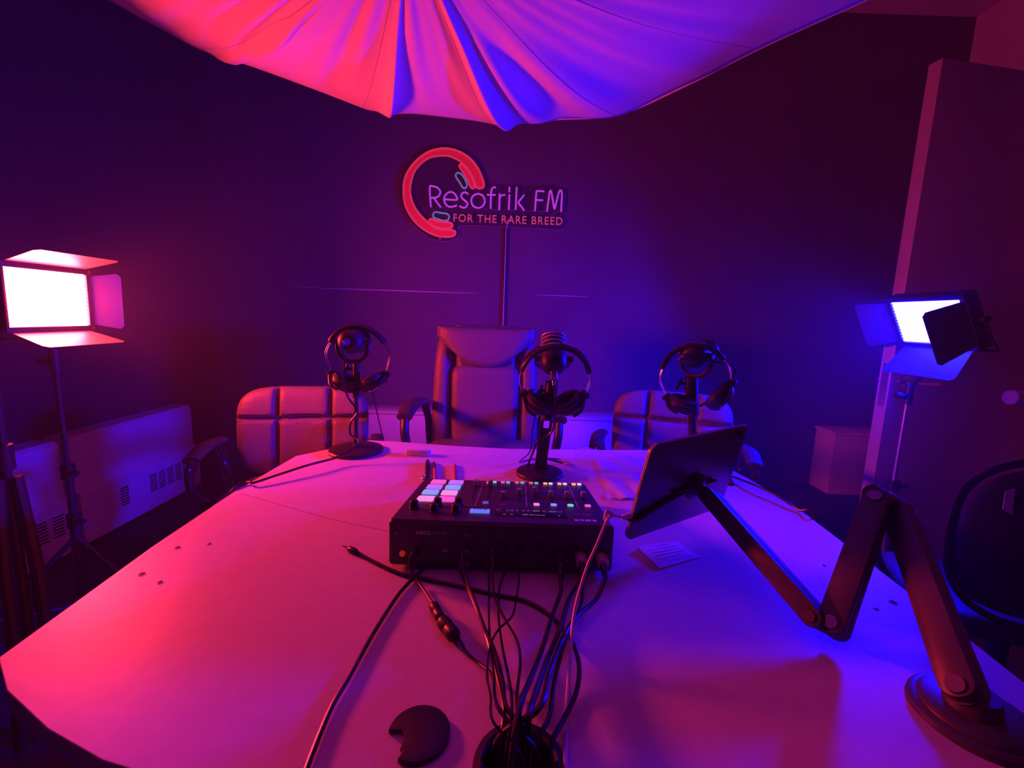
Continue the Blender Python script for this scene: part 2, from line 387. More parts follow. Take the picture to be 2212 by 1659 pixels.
for i, p in enumerate(rimc):
    row = []
    ang = math.atan2(p.x-apex.x, p.y-apex.y)
    for j in range(NR):
        v = j/NR; q = p.lerp(apex, v)
        dome = -.035*math.sin(PI*v)
        q = Vector((q.x, q.y, q.z + dome))
        for c, A, sg in cus:  # hanging tips
            ac = math.atan2(c.x-apex.x, c.y-apex.y); dx = ang-ac
            q.z -= A*math.exp(-abs(dx)/sg)*math.sin(PI*min(1, v*1.3+.12))*(1-v)**1.0*.9
        # tension creases fanning from the middle cusp to the right
        c3 = math.atan2(cus[2][0].x-apex.x, cus[2][0].y-apex.y)
        dx = ang-c3
        if 0 < dx < .75: q.z += .024*math.sin(dx*48/(1+dx*1.6))*math.exp(-dx/.5)*min(1, dx*14)*math.sin(PI*min(1, v*1.2+.12))
        c2 = math.atan2(cus[0][0].x-apex.x, cus[0][0].y-apex.y)
        dx = ang-c2
        if -.6 < dx < 0: q.z += .006*math.sin(dx*60+v*14)*math.exp(dx/.3)*math.sin(PI*min(1, v*1.2+.05))
        for ph, fr, am in wr: q.z += am*math.sin(ang*fr+ph+v*5)*v*(1-v)*1.2
        row.append(bm.verts.new(q))
    rows.append(row)
av = bm.verts.new(apex)
n = len(rows)
for i in range(n):
    a, b = rows[i], rows[(i+1) % n]
    for j in range(NR-1): bm.faces.new((a[j], b[j], b[j+1], a[j+1]))
    bm.faces.new((a[-1], b[-1], av))
grid = [[v.co.copy() for v in r_] for r_ in rows]
umb = thing('canopy_umbrella', 'large white cloth umbrella canopy hanging over the table', 'umbrella', apex)
cl = W(bm, 'canopy', CLOTH, umb, angle=180)
so = cl.modifiers.new('s', 'SOLIDIFY'); so.thickness = .0015; so.offset = 1
def seam_at(px, py, bend=0, r=.0016):
    c = atZ(px, py, 1.9); a0 = min(range(n), key=lambda i: (grid[i][0].xy-c.xy).length)
    pts = []
    for j in range(0, NR, 1):
        i = int(round(a0+bend*math.sin(PI*j/NR*.5))) % n; pts.append(grid[i][j]-Vector((0, 0, .0005)))
    bm = NB(); tube(bm, pts, r, seg=6, n=2); W(bm, 'seam', SEAM, umb)
for q in ((430, 103, 6), (783, 230, 0), (1065, 263, 0), (1330, 248, 0), (1640, 105, 0)): seam_at(*q)
bm = NB(); tube(bm, rimc, .003, seg=6, closed=True, smooth=False); W(bm, 'hem', CLOTH, umb)
bm = NB(); cyl(bm, apex-Vector((0, 0, .0)), (apex.x, apex.y, 3.1), .008); W(bm, 'shaft', ALU, umb)

# ================================================================== THE TABLE
TZ = .74
GX, GY, GR = .018, .338, .036
out_px = [(0, 1420), (30, 1480), (120, 1560), (240, 1620), (400, 1659)]
left = [(-.588, 1.166), (-.600, .92), (-.590, .68), (-.567, .441), (-.511, .400), (-.427, .360), (-.351, .333), (-.20, .300), (.02, .285), (.22, .293), (.38, .318)]
right = [(.45, .338), (.513, .372), (.602, .453), (.617, .60), (.640, .897), (.630, 1.08), (.612, 1.185)]
far = [(.525, 1.34), (.285, 1.318), (0, 1.298), (-.18, 1.31), (-.353, 1.335), (-.44, 1.34)]
poly = left + right + far
cu = bpy.data.curves.new('tt', 'CURVE'); cu.dimensions = '2D'; cu.fill_mode = 'BOTH'; cu.extrude = .0125; cu.bevel_depth = .0012
def add_spl(pts):
    s = cu.splines.new('POLY'); s.points.add(len(pts)-1); s.use_cyclic_u = True
    for p, q in zip(s.points, pts): p.co = (q[0], q[1], 0, 1)
add_spl(poly); add_spl([(GX+GR*math.cos(a*PI/20), GY+GR*math.sin(a*PI/20)) for a in range(40)])
o = bpy.data.objects.new('tt', cu); me = bpy.data.meshes.new_from_object(o); bm = NB(); bm.from_mesh(me); bpy.data.objects.remove(o)
table = thing('conference_table', 'pale laminate conference table with cut corners in the middle of the room', 'table', (0, .8, 0))
bm.transform(tr(0, 0, TZ-.0137)); W(bm, 'tabletop', LAMIN, table, angle=30)
bm = NB(); bx(bm, -.40, -.375, .55, 1.15, 0, TZ-.028); W(bm, 'leg', LAMIN, table)
bm = NB(); bx(bm, .375, .40, .55, 1.15, 0, TZ-.028); W(bm, 'leg', LAMIN, table)
bm = NB(); bx(bm, -.375, .375, 1.0, 1.02, .25, TZ-.028); W(bm, 'modesty_panel', LAMIN, table)
SEAMT = mat('table_seam', (.25, .2, .19), .7)
for pts in ([(520, 1066), (610, 1092), (720, 1123), (838, 1148)],):
    bm = NB(); tube(bm, [atZ(x, y, TZ-.0004) for x, y in pts], .0008, seg=6); W(bm, 'joint_line', SEAMT, table)
for x, y, r_ in ((385, 1183, .0055), (308, 1240, .0055), (347, 1258, .0042), (453, 1175, .0038), (1930, 1302, .0065), (1893, 1316, .0035), (1780, 1222, .0035)):
    p = atZ(x, y, TZ); bm = NB(); lathe(bm, [(r_*.72, .0003), (r_, .0006), (r_, 0)], tr(*p), 20); W(bm, 'screw_hole_rim', LAMIN, table)
    bm = NB(); cyl(bm, p, p+Vector((0, 0, .0004)), r_*.75); W(bm, 'screw_hole', SLOT, table)
# grommet in the table
g = thing('cable_grommet', 'black round cable grommet set in the near edge of the table', 'grommet', (GX, GY, TZ))
bm = NB(); lathe(bm, [(.0325, -.03), (.0325, .004), (.035, .0055), (.041, .004), (.0425, .0), (.0358, 0), (.0358, -.03), (.0325, -.03)], None, 40); finish(bm, 'ring', BLK, g)
bm = NB(); lathe(bm, [(0, -.16), (.0345, -.16), (.0345, -.03), (.0325, -.03)], None, 30); finish(bm, 'sleeve', SLOT, g)
# loose grommet cover
cc = atZ(905, 1590, TZ)
pts = []
for k in range(41):
    a = math.radians(200+k*(325/40)); pts.append((.0295*math.cos(a), .0295*math.sin(a)))
pts = []
a0, a1 = math.radians(-118), math.radians(178)
for k in range(41): a = a0+(a1-a0)*k/40; pts.append((.0295*math.cos(a), .0295*math.sin(a)))
pts += [(-.0165, .0015), (-.0135, -.004), (-.013, -.010), (-.014, -.016), (-.0105, -.0195)]
bm = NB(); prism(bm, pts, 0, .005, tr(cc.x, cc.y, TZ), .0008)
tag(finish(bm, 'grommet_cover', BLK), 'black round grommet cover with a notch lying loose left of the cable hole', 'cover')

# ================================================================== THE MIXER
MX, MY = -.009, .639
slope = (.082-.045)/.275
PN = Vector((0, slope, 1)).normalized(); PP = Vector((MX, MY, TZ+.082))
mix = thing('audio_mixer', 'black podcast mixing console with glowing pads and buttons on the table', 'mixer', (MX, MY+.14, TZ))
def mp(x, y, up=0): return atPl(x, y, PP+PN*up, PN)     # pixel of the photo's console -> its top plane
def z6(X, Y): return 840+X/4.608, 1000+Y/4.608
bm = NB(); tb = bmesh.new()
prof = [(0, .010), (.004, .006), (.271, .006), (.275, .010), (.275, .040), (.272, .045+.0002), (.006, .0815), (.001, .077)]
f_ = tb.faces.new([tb.verts.new((-.176, y, z)) for y, z in prof]); r = bmesh.ops.extrude_face_region(tb, geom=[f_])
bmesh.ops.translate(tb, vec=(.352, 0, 0), verts=[v for v in r['geom'] if isinstance(v, bmesh.types.BMVert)])
ve = [e for e in tb.edges if abs(e.verts[0].co.x-e.verts[1].co.x) < 1e-6]
bmesh.ops.bevel(tb, geom=ve, offset=.006, segments=3, profile=.5, affect='EDGES')
join(bm, tb, tr(MX, MY, TZ)); MBODY = mat('console_black', (.045, .04, .048), .42, bump=.1, nscale=300)
body = W(bm, 'body', MBODY, mix, angle=35)
for sx in (-.14, .14):
    for yy in (.03, .24): bm = NB(); cyl(bm, (MX+sx, MY+yy, TZ), (MX+sx, MY+yy, TZ+.008), .012); W(bm, 'rubber_foot', RUB, mix)
ax = Vector((1, 0, 0)); ay = Vector((0, 1, -slope)).normalized()
def on_top(c, up=0):
    return Matrix(((ax.x, ay.x, PN.x, c.x+PN.x*up), (ax.y, ay.y, PN.y, c.y+PN.y*up), (ax.z, ay.z, PN.z, c.z+PN.z*up), (0, 0, 0, 1)))
def glow(name, c, s): return mat('glow_'+name, tuple(x*.35 for x in c), .35, emit=c, es=s)
GL = {'magenta': glow('magenta', (1, .1, .65), .85), 'violet': glow('violet', (.55, .16, 1), .85), 'blue': glow('blue', (.22, .22, 1), .7), 'sky': glow('sky', (.25, .32, 1), .95),
      'pink': glow('pink', (1, .28, .8), .9), 'white': glow('white', (.8, .75, .9), .9), 'green': glow('green', (.25, .85, .62), .7), 'teal': glow('teal', (.2, .7, .75), .6),
      'orange': glow('orange', (1, .33, .12), 1.5), 'rose': glow('rose', (1, .2, .35), .6), 'rec': glow('rec', (.14, .2, 1), .9), 'dimblue': glow('dimblue', (.2, .15, .9), .5)}
padcols = [('magenta', 'violet'), ('violet', 'sky'), ('sky', 'pink'), ('pink', 'magenta')]
padpos = [((495, 195), (670, 200)), ((455, 245), (638, 250)), ((415, 298), (603, 305)), ((368, 362), (575, 368))]
gridc = [mp(*z6(*q)) for row in padpos for q in row]
for r_, (row, cols) in enumerate(zip(padpos, padcols)):
    for q, cn in zip(row, cols):
        c = mp(*z6(*q)); bm = NB(); prism(bm, rrect(.0298, .0285, .003), 0, .003, None, .0006)
        W(bm, 'sound_pad', GL[cn], mix, M=on_top(c))
for q in ((250, 452), (485, 430), (450, 490), (692, 425), (665, 495)):
    c = mp(*z6(*q), 0)
    bm = NB(); lathe(bm, [(0, .014), (.0062, .014), (.007, .013), (.0074, .003), (.0085, .002), (.0085, 0)], on_top(c), 22); W(bm, 'dial', BLK, mix)
fad = [(868, 228), (1012, 232), (1138, 345), (1298, 318), (1452, 300), (1612, 340), (1772, 345), (1935, 350)]
x_f = []
for q in fad:
    c = mp(*z6(*q)); loc = (c.y-MY)
    yc = MY+.175; sc = Vector((c.x, yc, TZ+.082-slope*.175))
    bm = NB(); box(bm, .0022, .085, .0006, on_top(sc, .0003)); W(bm, 'fader_slot', SLOT, mix)
    bm = NB()
    for k in range(7):
        for s in (-1, 1): box(bm, .0035, .0004, .0002, on_top(sc, .0003) @ tr(s*.0065-.0005, -.036+k*.012, 0))
    W(bm, 'fader_scale', PRINTD, mix)
    bm = NB(); box(bm, .0095, .0135, .0115, on_top(c, .0065), .0014); cap = W(bm, 'fader_cap', mat('fader_cap_grey', (.45, .42, .48), .25, coat=.8), mix)
    bm = NB()
    for s2 in (-1, 1): box(bm, .0013, .0008, .0105, on_top(c, .0065) @ tr(s2*.0043, -.0069, 0), .0002)
    box(bm, .0085, .0008, .0012, on_top(c, .0065) @ tr(0, -.0069, .0052), .0002); W(bm, 'painted_lit_rim', WHITEC, cap)  # white strips stand for light along the clear edges of the cap
btn = [(990, 200, 'rose'), (1053, 195, 'green'), (1135, 197, 'rose'), (1187, 199, 'teal'), (1275, 200, 'rose'), (1328, 201, 'teal'), (1415, 204, 'rose'), (1468, 205, 'teal'),
       (1557, 209, 'orange'), (1610, 210, 'white'), (1698, 212, 'orange'), (1752, 213, 'white'), (1840, 216, 'orange'), (1895, 217, 'white')]
for X, Y, cn in btn:
    bm = NB(); prism(bm, rrect(.0082, .0095, .0018), 0, .0022, None, .0004); W(bm, 'channel_button', GL[cn], mix, M=on_top(mp(*z6(X, Y))))
for X, Y, cn in ((962, 400, 'dimblue'), (1470, 418, 'pink'), (1640, 422, 'sky'), (1808, 427, 'green'), (1980, 432, 'magenta')):
    bm = NB(); prism(bm, rrect(.0105, .0095, .002), 0, .0022, None, .0004); W(bm, 'mode_button', GL[cn], mix, M=on_top(mp(*z6(X, Y))))
c = mp(*z6(1130, 413)); bm = NB()
for s in (-1, 1): box(bm, .0088, .0006, .0003, on_top(c, .0003) @ tr(0, s*.004, 0)); box(bm, .0006, .0086, .0003, on_top(c, .0003) @ tr(s*.0042, 0, 0))
W(bm, 'printed_box', PRINT, mix)
c = mp(*z6(905, 488)); bm = NB(); prism(bm, rrect(.033, .0165, .002), 0, .003, None, .0006); rb = W(bm, 'record_button', GL['rec'], mix, M=on_top(c))
bm = NB()
for k, dx in enumerate((-.009, -.003, .002, .009)): box(bm, (.003, .003, .003, .0062)[k], .0022, .0004, on_top(c, .0031) @ tr(dx, .0045, 0))
W(bm, 'status_mark', SLOT, rb)
A, B = mp(*z6(1080, 440)), mp(*z6(1750, 580)); cs = (mp(*z6(1090, 445))+mp(*z6(1755, 578))+mp(*z6(1065, 570))+mp(*z6(1735, 450)))/4
bm = NB(); box(bm, .118, .034, .0012, on_top(cs, .0005), .0004); scn = W(bm, 'touch_screen', BLKG, mix)
bm = NB(); join(bm, text_bm('REC Connecting', .0055, .0001), on_top(cs, .0013) @ tr(.004, -.009, 0))
for dx, dy in ((-.044, -.009), (-.032, -.0095), (.046, -.009)): box(bm, .004, .0016, .0002, on_top(cs, .0013) @ tr(dx, dy, 0))
for k in range(9): box(bm, .0022, .0012, .0002, on_top(cs, .0013) @ tr(-.04+k*.009, .0135, 0))
W(bm, 'screen_text', mat('screen_text_glow', (.5, .45, .6), .5, emit=(.6, .5, .8), es=.25), scn)
bm = NB()
def line(pts, w=.0007):
    for a, b in zip(pts, pts[1:]):
        a = mp(*z6(*a)); b = mp(*z6(*b)); L = (b-a).length; m_ = (a+b)/2; an = math.atan2((b-a).dot(ay), (b-a).x)
        box(bm, L, w, .0003, on_top(m_, .0003) @ rz(an))
line([(943, 190), (860, 425), (540, 412)]); line([(540, 412), (340, 404)]); line([(1360, 195), (1372, 436)]); line([(1785, 215), (1885, 448)])
W(bm, 'printed_lines', PRINT, mix)
bm = NB(); join(bm, text_bm('RØDE', .0125, .0001, .0003, 1.15), on_top(mp(*z6(1955, 573)), .0004) @ rz(PI)); W(bm, 'printed_maker_name', PRINT, mix)
bm = NB(); join(bm, text_bm('RØDECaster', .0062, .0001), on_top(mp(*z6(1925, 512)), .0004) @ rz(PI)); join(bm, text_bm('Pro', .005, .0001), on_top(mp(*z6(1985, 525)), .0004) @ rz(PI))
join(bm, text_bm('PODCAST PRODUCTION STUDIO', .0028, .0001), on_top(mp(*z6(1935, 478)), .0004) @ rz(PI)); W(bm, 'printed_model_name', PRINTD, mix)
# cable side (towards the camera)
def fr(X, Y, out=0): x, y = z6(X, Y); return atY(x, y, MY-out)
def FM_(X, Y, out=.0006): return Matrix.Translation(fr(X, Y, out)) @ rx(PI/2)
bm = NB(); join(bm, text_bm('RØDE', .0085, .0001, .0002), FM_(342, 697)); W(bm, 'printed_maker_name', PRINT, mix)
bm = NB(); join(bm, text_bm('CASTER', .0085, .0001), FM_(482, 697)); join(bm, text_bm('PRO', .0042, .0001), FM_(520, 745)); join(bm, text_bm('POWER', .0036, .0001), FM_(282, 785))
for s_, X, Y in (('4', 1490, 745), ('3', 1690, 750), ('2', 1885, 752), ('1', 2105, 825), ('L', 718, 795), ('1', 980, 800), ('3', 1235, 808), ('2', 980, 918), ('4', 1232, 922), ('R', 700, 1000)): join(bm, text_bm(s_, .006, .0001), FM_(X, Y))
W(bm, 'printed_marking', PRINTD, mix)
bm = NB()   # power, speaker, headphone, usb and card symbols
c = fr(142, 800, .0006); tube(bm, [c+Vector((.0042*math.sin(a), 0, .0042*math.cos(a))) for a in [math.radians(35+k*29) for k in range(11)]], .0004, seg=5, n=1); box(bm, .0008, .0004, .004, tr(c.x, c.y, c.z+.0035))
c = fr(1108, 735, .0006); tube(bm, [c+Vector((.0042*math.cos(a), 0, .0048*math.sin(a))) for a in [math.radians(k*20) for k in range(10)]], .0004, seg=5, n=1)
for s in (-1, 1): box(bm, .0018, .0005, .004, tr(c.x+s*.004, c.y, c.z-.0018))
c = fr(775, 718, .0006); box(bm, .002, .0004, .003, tr(c.x-.002, c.y, c.z)); prism(bm, [(0, -.0015), (0, .0015), (.003, .004), (.003, -.004)], -.0001, .0001, Matrix.Translation(c-Vector((.001, 0, 0))) @ rx(PI/2))
for r_ in (.005, .0075): tube(bm, [c+Vector((r_*math.cos(a)-.001, 0, r_*math.sin(a))) for a in (-.6, -.2, .2, .6)], .0003, seg=5, n=2)
c = fr(68, 698, .0006); prism(bm, rrect(.003, .005, .0008), -.0001, .0001, Matrix.Translation(c) @ rx(PI/2))
c = fr(412, 868, .0006); box(bm, .009, .0004, .0005, Matrix.Translation(c)); box(bm, .003, .0004, .0022, tr(c.x+.002, c.y, c.z+.001))
c = fr(562, 872, .0006); box(bm, .009, .0004, .0048, Matrix.Translation(c), .0001)
W(bm, 'printed_symbol', PRINTD, mix)
c = fr(135, 898); bm = NB(); cyl(bm, c, c-Vector((0, .003, 0)), .0048, .0044, seg=20); W(bm, 'power_button', mat('power_red', (.5, .06, .05), .4, emit=(1, .05, .03), es=.22), mix)
for X, Y, r_ in ((1165, 800, .0055), (1030, 860, .006), (1160, 870, .004), (770, 870, .0075), (770, 985, .0075), (285, 870, .0055)):
    c = fr(X, Y); bm = NB(); lathe(bm, [(r_, 0), (r_, .0012), (r_*.65, .0014), (r_*.6, -.006), (0, -.006)], Matrix.Translation(c) @ rx(PI/2), 20); W(bm, 'jack_socket', BLKM, mix)
for X, Y in ((1500, 905), (1700, 925), (1905, 930), (2110, 935)):
    c = fr(X, Y); bm = NB(); lathe(bm, [(.0125, 0), (.0125, .0012), (.011, .0016), (.0105, -.008), (0, -.008)], Matrix.Translation(c) @ rx(PI/2), 26)
    box(bm, .007, .002, .002, tr(c.x, c.y-.001, c.z+.0135), .0005); W(bm, 'microphone_socket', BLK, mix)
c = fr(1307, 870, .0006); bm = NB(); prism(bm, rrect(.008, .012, .001), 0, .0006, Matrix.Translation(c) @ rx(PI/2)); W(bm, 'usb_socket', SLOT, mix)

# ================================================================== CABLES
def cable(label, pts, r=.0017, m=RUB, name='cable', zs=(.80, .76), flat=None, group=None, seg=8):
    """pts: (px,py,z) measured on the photograph at height z"""
    P = [atZ(x, y, z) if z is not None else y for x, y, z in pts]
    bm = NB(); tube(bm, P, r, seg=seg, n=8, flat=flat)
    c = thing(name, label, 'cable', P[0], group); W(bm, 'cord', m, c); return c, P
def ramp(pts, z0, z1, p=1.0, floor=TZ+.002):
    n_ = len(pts); return [(x, y, max(floor, z0+(z1-z0)*(i/(n_-1))**p)) for i, (x, y) in enumerate(pts)]
def into(P, k=0):     # run the end of a cable down through the grommet
    dx, dy = ((k*37) % 11-5)*.0042, ((k*53) % 9-4)*.004
    return [(None, Vector((GX+dx, GY+dy, TZ+.012)), None), (None, Vector((GX+dx*.9, GY+dy*.9, TZ-.06)), None)]
# power lead with two ferrite lumps
pw = ramp([(893, 1196), (886, 1208), (889, 1233), (904, 1258), (933, 1300), (955, 1340), (975, 1368), (990, 1378), (1009, 1410), (1034, 1432), (1054, 1448), (1066, 1468), (1072, 1520)], .770, .762, 1)
pw = [(x, y, z) for (x, y, _), z in zip(pw, (.779, .770, .757, .747, .748, .750, .750, .748, .744, .744, .750, .757, .765))]
pw = [(None, fr(285, 868, .004), None)] + pw
c, P = cable('black power lead with two ferrite lumps running from the mixer', pw + into(pw, 1), .0019)
s_ = fr(285, 868); bm = NB()
tube(bm, [s_+Vector((0, .002, 0)), s_+Vector((0, -.012, -.001)), P[1], P[2]], lambda t: .0042-.0016*t, seg=10); W(bm, 'plug', BLK, c)
bm = NB()
for k in range(7):
    q = P[1].lerp(P[2], .1+k*.13); cyl(bm, q-Vector((0, 0, .0008)), q+Vector((0, 0, .0008)), .0034, seg=10)
W(bm, 'strain_relief', RUB, c)
def lump(x0, y0, x1, y1, z, r_):
    a, b = atZ(x0, y0, z), atZ(x1, y1, z); L = (b-a).length; bm = NB()
    lathe(bm, [(0, 0), (r_*.6, 0), (r_*.95, L*.1), (r_, L*.2), (r_, L*.45), (r_*.93, L*.48), (r_*.93, L*.52), (r_, L*.55), (r_, L*.8), (r_*.95, L*.9), (r_*.6, L), (0, L)], Matrix.Translation(a) @ frame(b-a), 18)
    W(bm, 'ferrite', BLK, c)
lump(935, 1305, 953, 1338, .749, .0068); lump(953, 1338, 985, 1378, .750, .0088)
# thick cable leaving bottom left
cable('thick black cable curving from under the mixer to the bottom frame edge', [(None, Vector((-.12, .66, TZ+.0035)), None)] + [(x, y, TZ+.004) for x, y in ((913, 1229), (880, 1262), (853, 1295), (803, 1374), (755, 1461), (719, 1522), (687, 1595), (655, 1680), (640, 1730))] + [(None, Vector((-.19, .265, TZ-.03)), None), (None, Vector((-.20, .262, TZ-.3)), None)], .0028)
# long cable with loose plug
lc = [(766, 1190), (803, 1211), (860, 1237), (911, 1249), (983, 1264), (1070, 1284), (1135, 1298), (1186, 1327), (1215, 1358), (1237, 1389), (1251, 1439), (1244, 1497), (1215, 1559), (1192, 1605)]
c, P = cable('black cable whose loose plug lies left of the mixer, crossing the table', [(x, y, TZ+.0035+(.012 if i > 9 else 0)) for i, (x, y) in enumerate(lc)] + [(None, Vector((.045, .338, TZ-.01)), None), (None, Vector((.042, .335, TZ-.08)), None)], .0027)
bm = NB(); a, b = atZ(768, 1191, TZ+.005), atZ(741, 1180, TZ+.005); q_ = (b-a).normalized()
lathe(bm, [(0, 0), (.0032, 0), (.0048, .004), (.0050, .018), (.0035, .0205), (0, .0205)], Matrix.Translation(a-q_*.004) @ frame(b-a), 14); W(bm, 'plug', BLK, c)
bm = NB(); cyl(bm, a+q_*.016, a+q_*.030, .0026, .0018, seg=12); W(bm, 'plug_tip', CHROME, c)
# pair of speaker leads
for k, (yy, off) in enumerate(((870, 0), (985, -3))):
    s_ = fr(770, yy)
    zs = (.79, .785, .772, .765, .762, .76, .765, .77, .775)
    pp = [(1001+off, 1190+k*22), (998+off, 1215+k*16), (1009+off, 1255+k*6), (1027+off, 1302), (1045, 1353), (1067-k*8, 1403), (1085-k*9, 1468), (1095-k*6, 1530)]
    c, P = cable(('upper' if k == 0 else 'lower') + ' of two speaker leads with steel collars plugged in under the speaker symbol', [(None, s_-Vector((0, .022, .001)), None)] + [(x, y, z-.006*k) for (x, y), z in zip(pp, zs)] + into(pp, 2+k), .0024)
    bm = NB(); lathe(bm, [(0, 0), (.0058, 0), (.0065, .002), (.0065, .008), (.0052, .0095), (.0052, .016), (.0035, .024), (0, .024)], Matrix.Translation(s_) @ rx(PI/2+.12), 20); W(bm, 'plug', CHROME, c)
# headphone leads
hl = [
 ('headphone lead with ribbed plug under the headphone symbol of the mixer', fr(1030, 842), [(1064, 1200), (1065, 1222), (1063, 1244), (1070, 1295), (1095, 1345), (1117, 1385), (1124, 1432), (1117, 1494), (1117, 1533)], (.783, .776, .77, .758, .752, .752, .755, .762, .77), .0018),
 ('thin straight lead hanging left of the ribbed headphone plug', fr(985, 945), [(1056, 1245), (1056, 1290), (1056, 1331), (1059, 1396), (1067, 1457), (1077, 1533)], (.757, .754, .756, .76, .765, .77), .0015),
 ('thin lead right of the ribbed headphone plug bending down to the grommet', fr(1155, 955), [(1089, 1240), (1079, 1269), (1077, 1331), (1085, 1396), (1099, 1465), (1106, 1530)], (.760, .755, .752, .756, .762, .77), .0016),
 ('thin lead swinging left across the other leads in an S curve', fr(1260, 960), [(1121, 1245), (1119, 1270), (1115, 1295), (1106, 1331), (1077, 1360), (1059, 1396), (1052, 1457), (1060, 1505), (1066, 1560)], (.758, .757, .757, .76, .765, .768, .77, .775, .776), .0014)]
for k, (lb, s_, pp, zs, r_) in enumerate(hl):
    c, P = cable(lb, [(None, s_-Vector((0, .012, .002)), None)] + [(x, y, z) for (x, y), z in zip(pp, zs)] + into(pp, 4+k), r_)
    bm = NB(); lathe(bm, [(0, 0), (.0035, 0), (.004, .003), (.0036, .012), (.0022, .02), (0, .02)], Matrix.Translation(s_) @ rx(PI/2+.3), 14); pl = W(bm, 'plug', BLK if k else BLKM, c)
    if k == 0:
        bm = NB()
        for j in range(6):
            q = s_-Vector((0, .012+j*.0032, .002+j*.002)); lathe(bm, [(0, 0), (.0042-.0002*j, 0), (.0042-.0002*j, .0016), (0, .0016)], Matrix.Translation(q) @ rx(PI/2+.5), 14)
        W(bm, 'strain_relief', RUB, c)
# microphone cables
PLUGM = mat('plug_metal', (.75, .6, .5), .38, metal=.4)
ml = [
 ('microphone cable plugged into the socket marked 3, grey plug', fr(1700, 930), [(1211, 1232), (1212, 1258), (1211, 1280), (1193, 1331), (1168, 1410), (1142, 1475), (1121, 1533)], (.775, .766, .76, .756, .76, .77, .78), BLKM),
 ('microphone cable plugged into the socket marked 2', fr(1908, 935), [(1257, 1232), (1254, 1252), (1229, 1295), (1211, 1353), (1182, 1425), (1157, 1497), (1142, 1548)], (.775, .768, .762, .762, .765, .772, .78), PLUGM),
 ('microphone cable plugged in the socket nearest the right end of the mixer', fr(2115, 940), [(1306, 1232), (1306, 1255), (1287, 1295), (1247, 1331), (1215, 1381), (1186, 1457), (1164, 1530)], (.775, .765, .754, .756, .760, .768, .78), PLUGM)]
for k, (lb, s_, pp, zs, pm) in enumerate(ml):
    c, P = cable(lb, [(None, s_-Vector((0, .03, .004)), None)] + [(x, y, z) for (x, y), z in zip(pp, zs)] + into(pp, 9+k), .0031)
    bm = NB(); lathe(bm, [(0, -.002), (.0094, -.002), (.0098, .002), (.0098, .010), (.0088, .0165), (.0072, .0175), (0, .0175)], Matrix.Translation(s_) @ rx(PI/2+.15), 26); W(bm, 'plug', pm, c)
    bm = NB(); lathe(bm, [(.0062, .0165), (.0058, .021), (.0046, .034), (.0035, .042), (0, .042)], Matrix.Translation(s_) @ rx(PI/2+.30) @ tr(0, .001, -.002), 16); W(bm, 'strain_relief', RUB, c)
cable('black cable emerging from beneath the right end of the mixer', [(None, Vector((.13, .66, TZ+.004)), None)] + [(x, y, z) for x, y, z in ((1258, 1265, .745), (1256, 1300, .75), (1237, 1353, .754), (1215, 1403, .756), (1197, 1475, .758), (1186, 1548, .762))] + into(0, 13), .0025)

# ================================================================== TABLET ON ITS ARM
TM = tr(.308, .714, .874) @ rz(math.radians(31.7)) @ rx(math.radians(14)) @ ry(math.radians(-1.8))
tab = thing('tablet', 'grey tablet seen from behind, held up on a jointed arm', 'tablet', TM)
def slab(w_, h_, r_, y0, y1): b_ = NB(); prism(b_, rrect(w_, h_, r_, 8), -y1, -y0, rx(PI/2), .0004); return b_
finish(slab(.248, .179, .016, .0, .0062), 'case', GREYB, tab)
finish(slab(.2485, .1795, .0162, .0008, .0024), 'edge_band', GREYE, tab)
finish(slab(.2485, .1795, .0162, .0036, .0054), 'edge_band', GREYE, tab)
finish(slab(.240, .171, .014, .0062, .0066), 'screen', BLKG, tab)
bm = NB(); prism(bm, rrect(.026, .022, .006), 0, .0012, rx(PI/2) @ tr(.104, .071, 0), .0003); cm = finish(bm, 'camera_bump', GREYB, tab)
bm = NB(); cyl(bm, (.099, -.0012, .0755), (.099, -.0022, .0755), .005); cyl(bm, (.109, -.0012, .066), (.109, -.0022, .066), .004); finish(bm, 'lens', BLKG, cm)
bm = NB()
for k in range(12): cyl(bm, (-.1246, .0016, .045-k*.0042), (-.1240, .0016, .045-k*.0042), .0008, seg=8)
finish(bm, 'speaker_holes', SLOT, tab)
def tp(x, y, z): return TM @ Vector((x, y, z))
arm = thing('tablet_stand', 'black jointed tablet arm folded in a zigzag on a round base', 'stand', (.49, .405, TZ))
bm = NB(); ct = tp(.012, -.001, -.012)
nb = (TM.to_3x3() @ Vector((0, -1, 0))).normalized()
lathe(bm, [(0, 0), (.022, 0), (.024, .002), (.024, .006), (.015, .009), (.009, .018), (.009, .03), (0, .03)], Matrix.Translation(ct) @ frame(nb), 28); W(bm, 'mount_plate', BLK, arm)
bm = NB()
for s in (-1, 1):
    a_ = tp(s*.0+.012, -.004, -.012); b_ = tp(.012+s*.055, -.004, -.012-.0); tube(bm, [a_, b_], .004, seg=8, smooth=False, flat=.6)
tube(bm, [tp(.012, -.004, -.012), tp(-.07, -.004, -.030), tp(-.118, -.004, -.045), tp(-.1265, .002, -.0465), tp(-.1265, .010, -.0465)], .0045, seg=8, n=3, flat=.6)
bx(bm, 0, .001, 0, .001, 0, .001) if False else None
W(bm, 'clamp', BLK, arm)
J0 = ct+nb*.028
J1 = atZ(1757, 1332, .775); J2 = atZ(1797, 1352, .770)
J3 = atY(1893, 1080, .60); J4 = atY(1937, 1104, .60)
J5 = atZ(2078, 1490, .772)
CAPM = mat('pivot_metal', (.2, .17, .18), .28, metal=1)
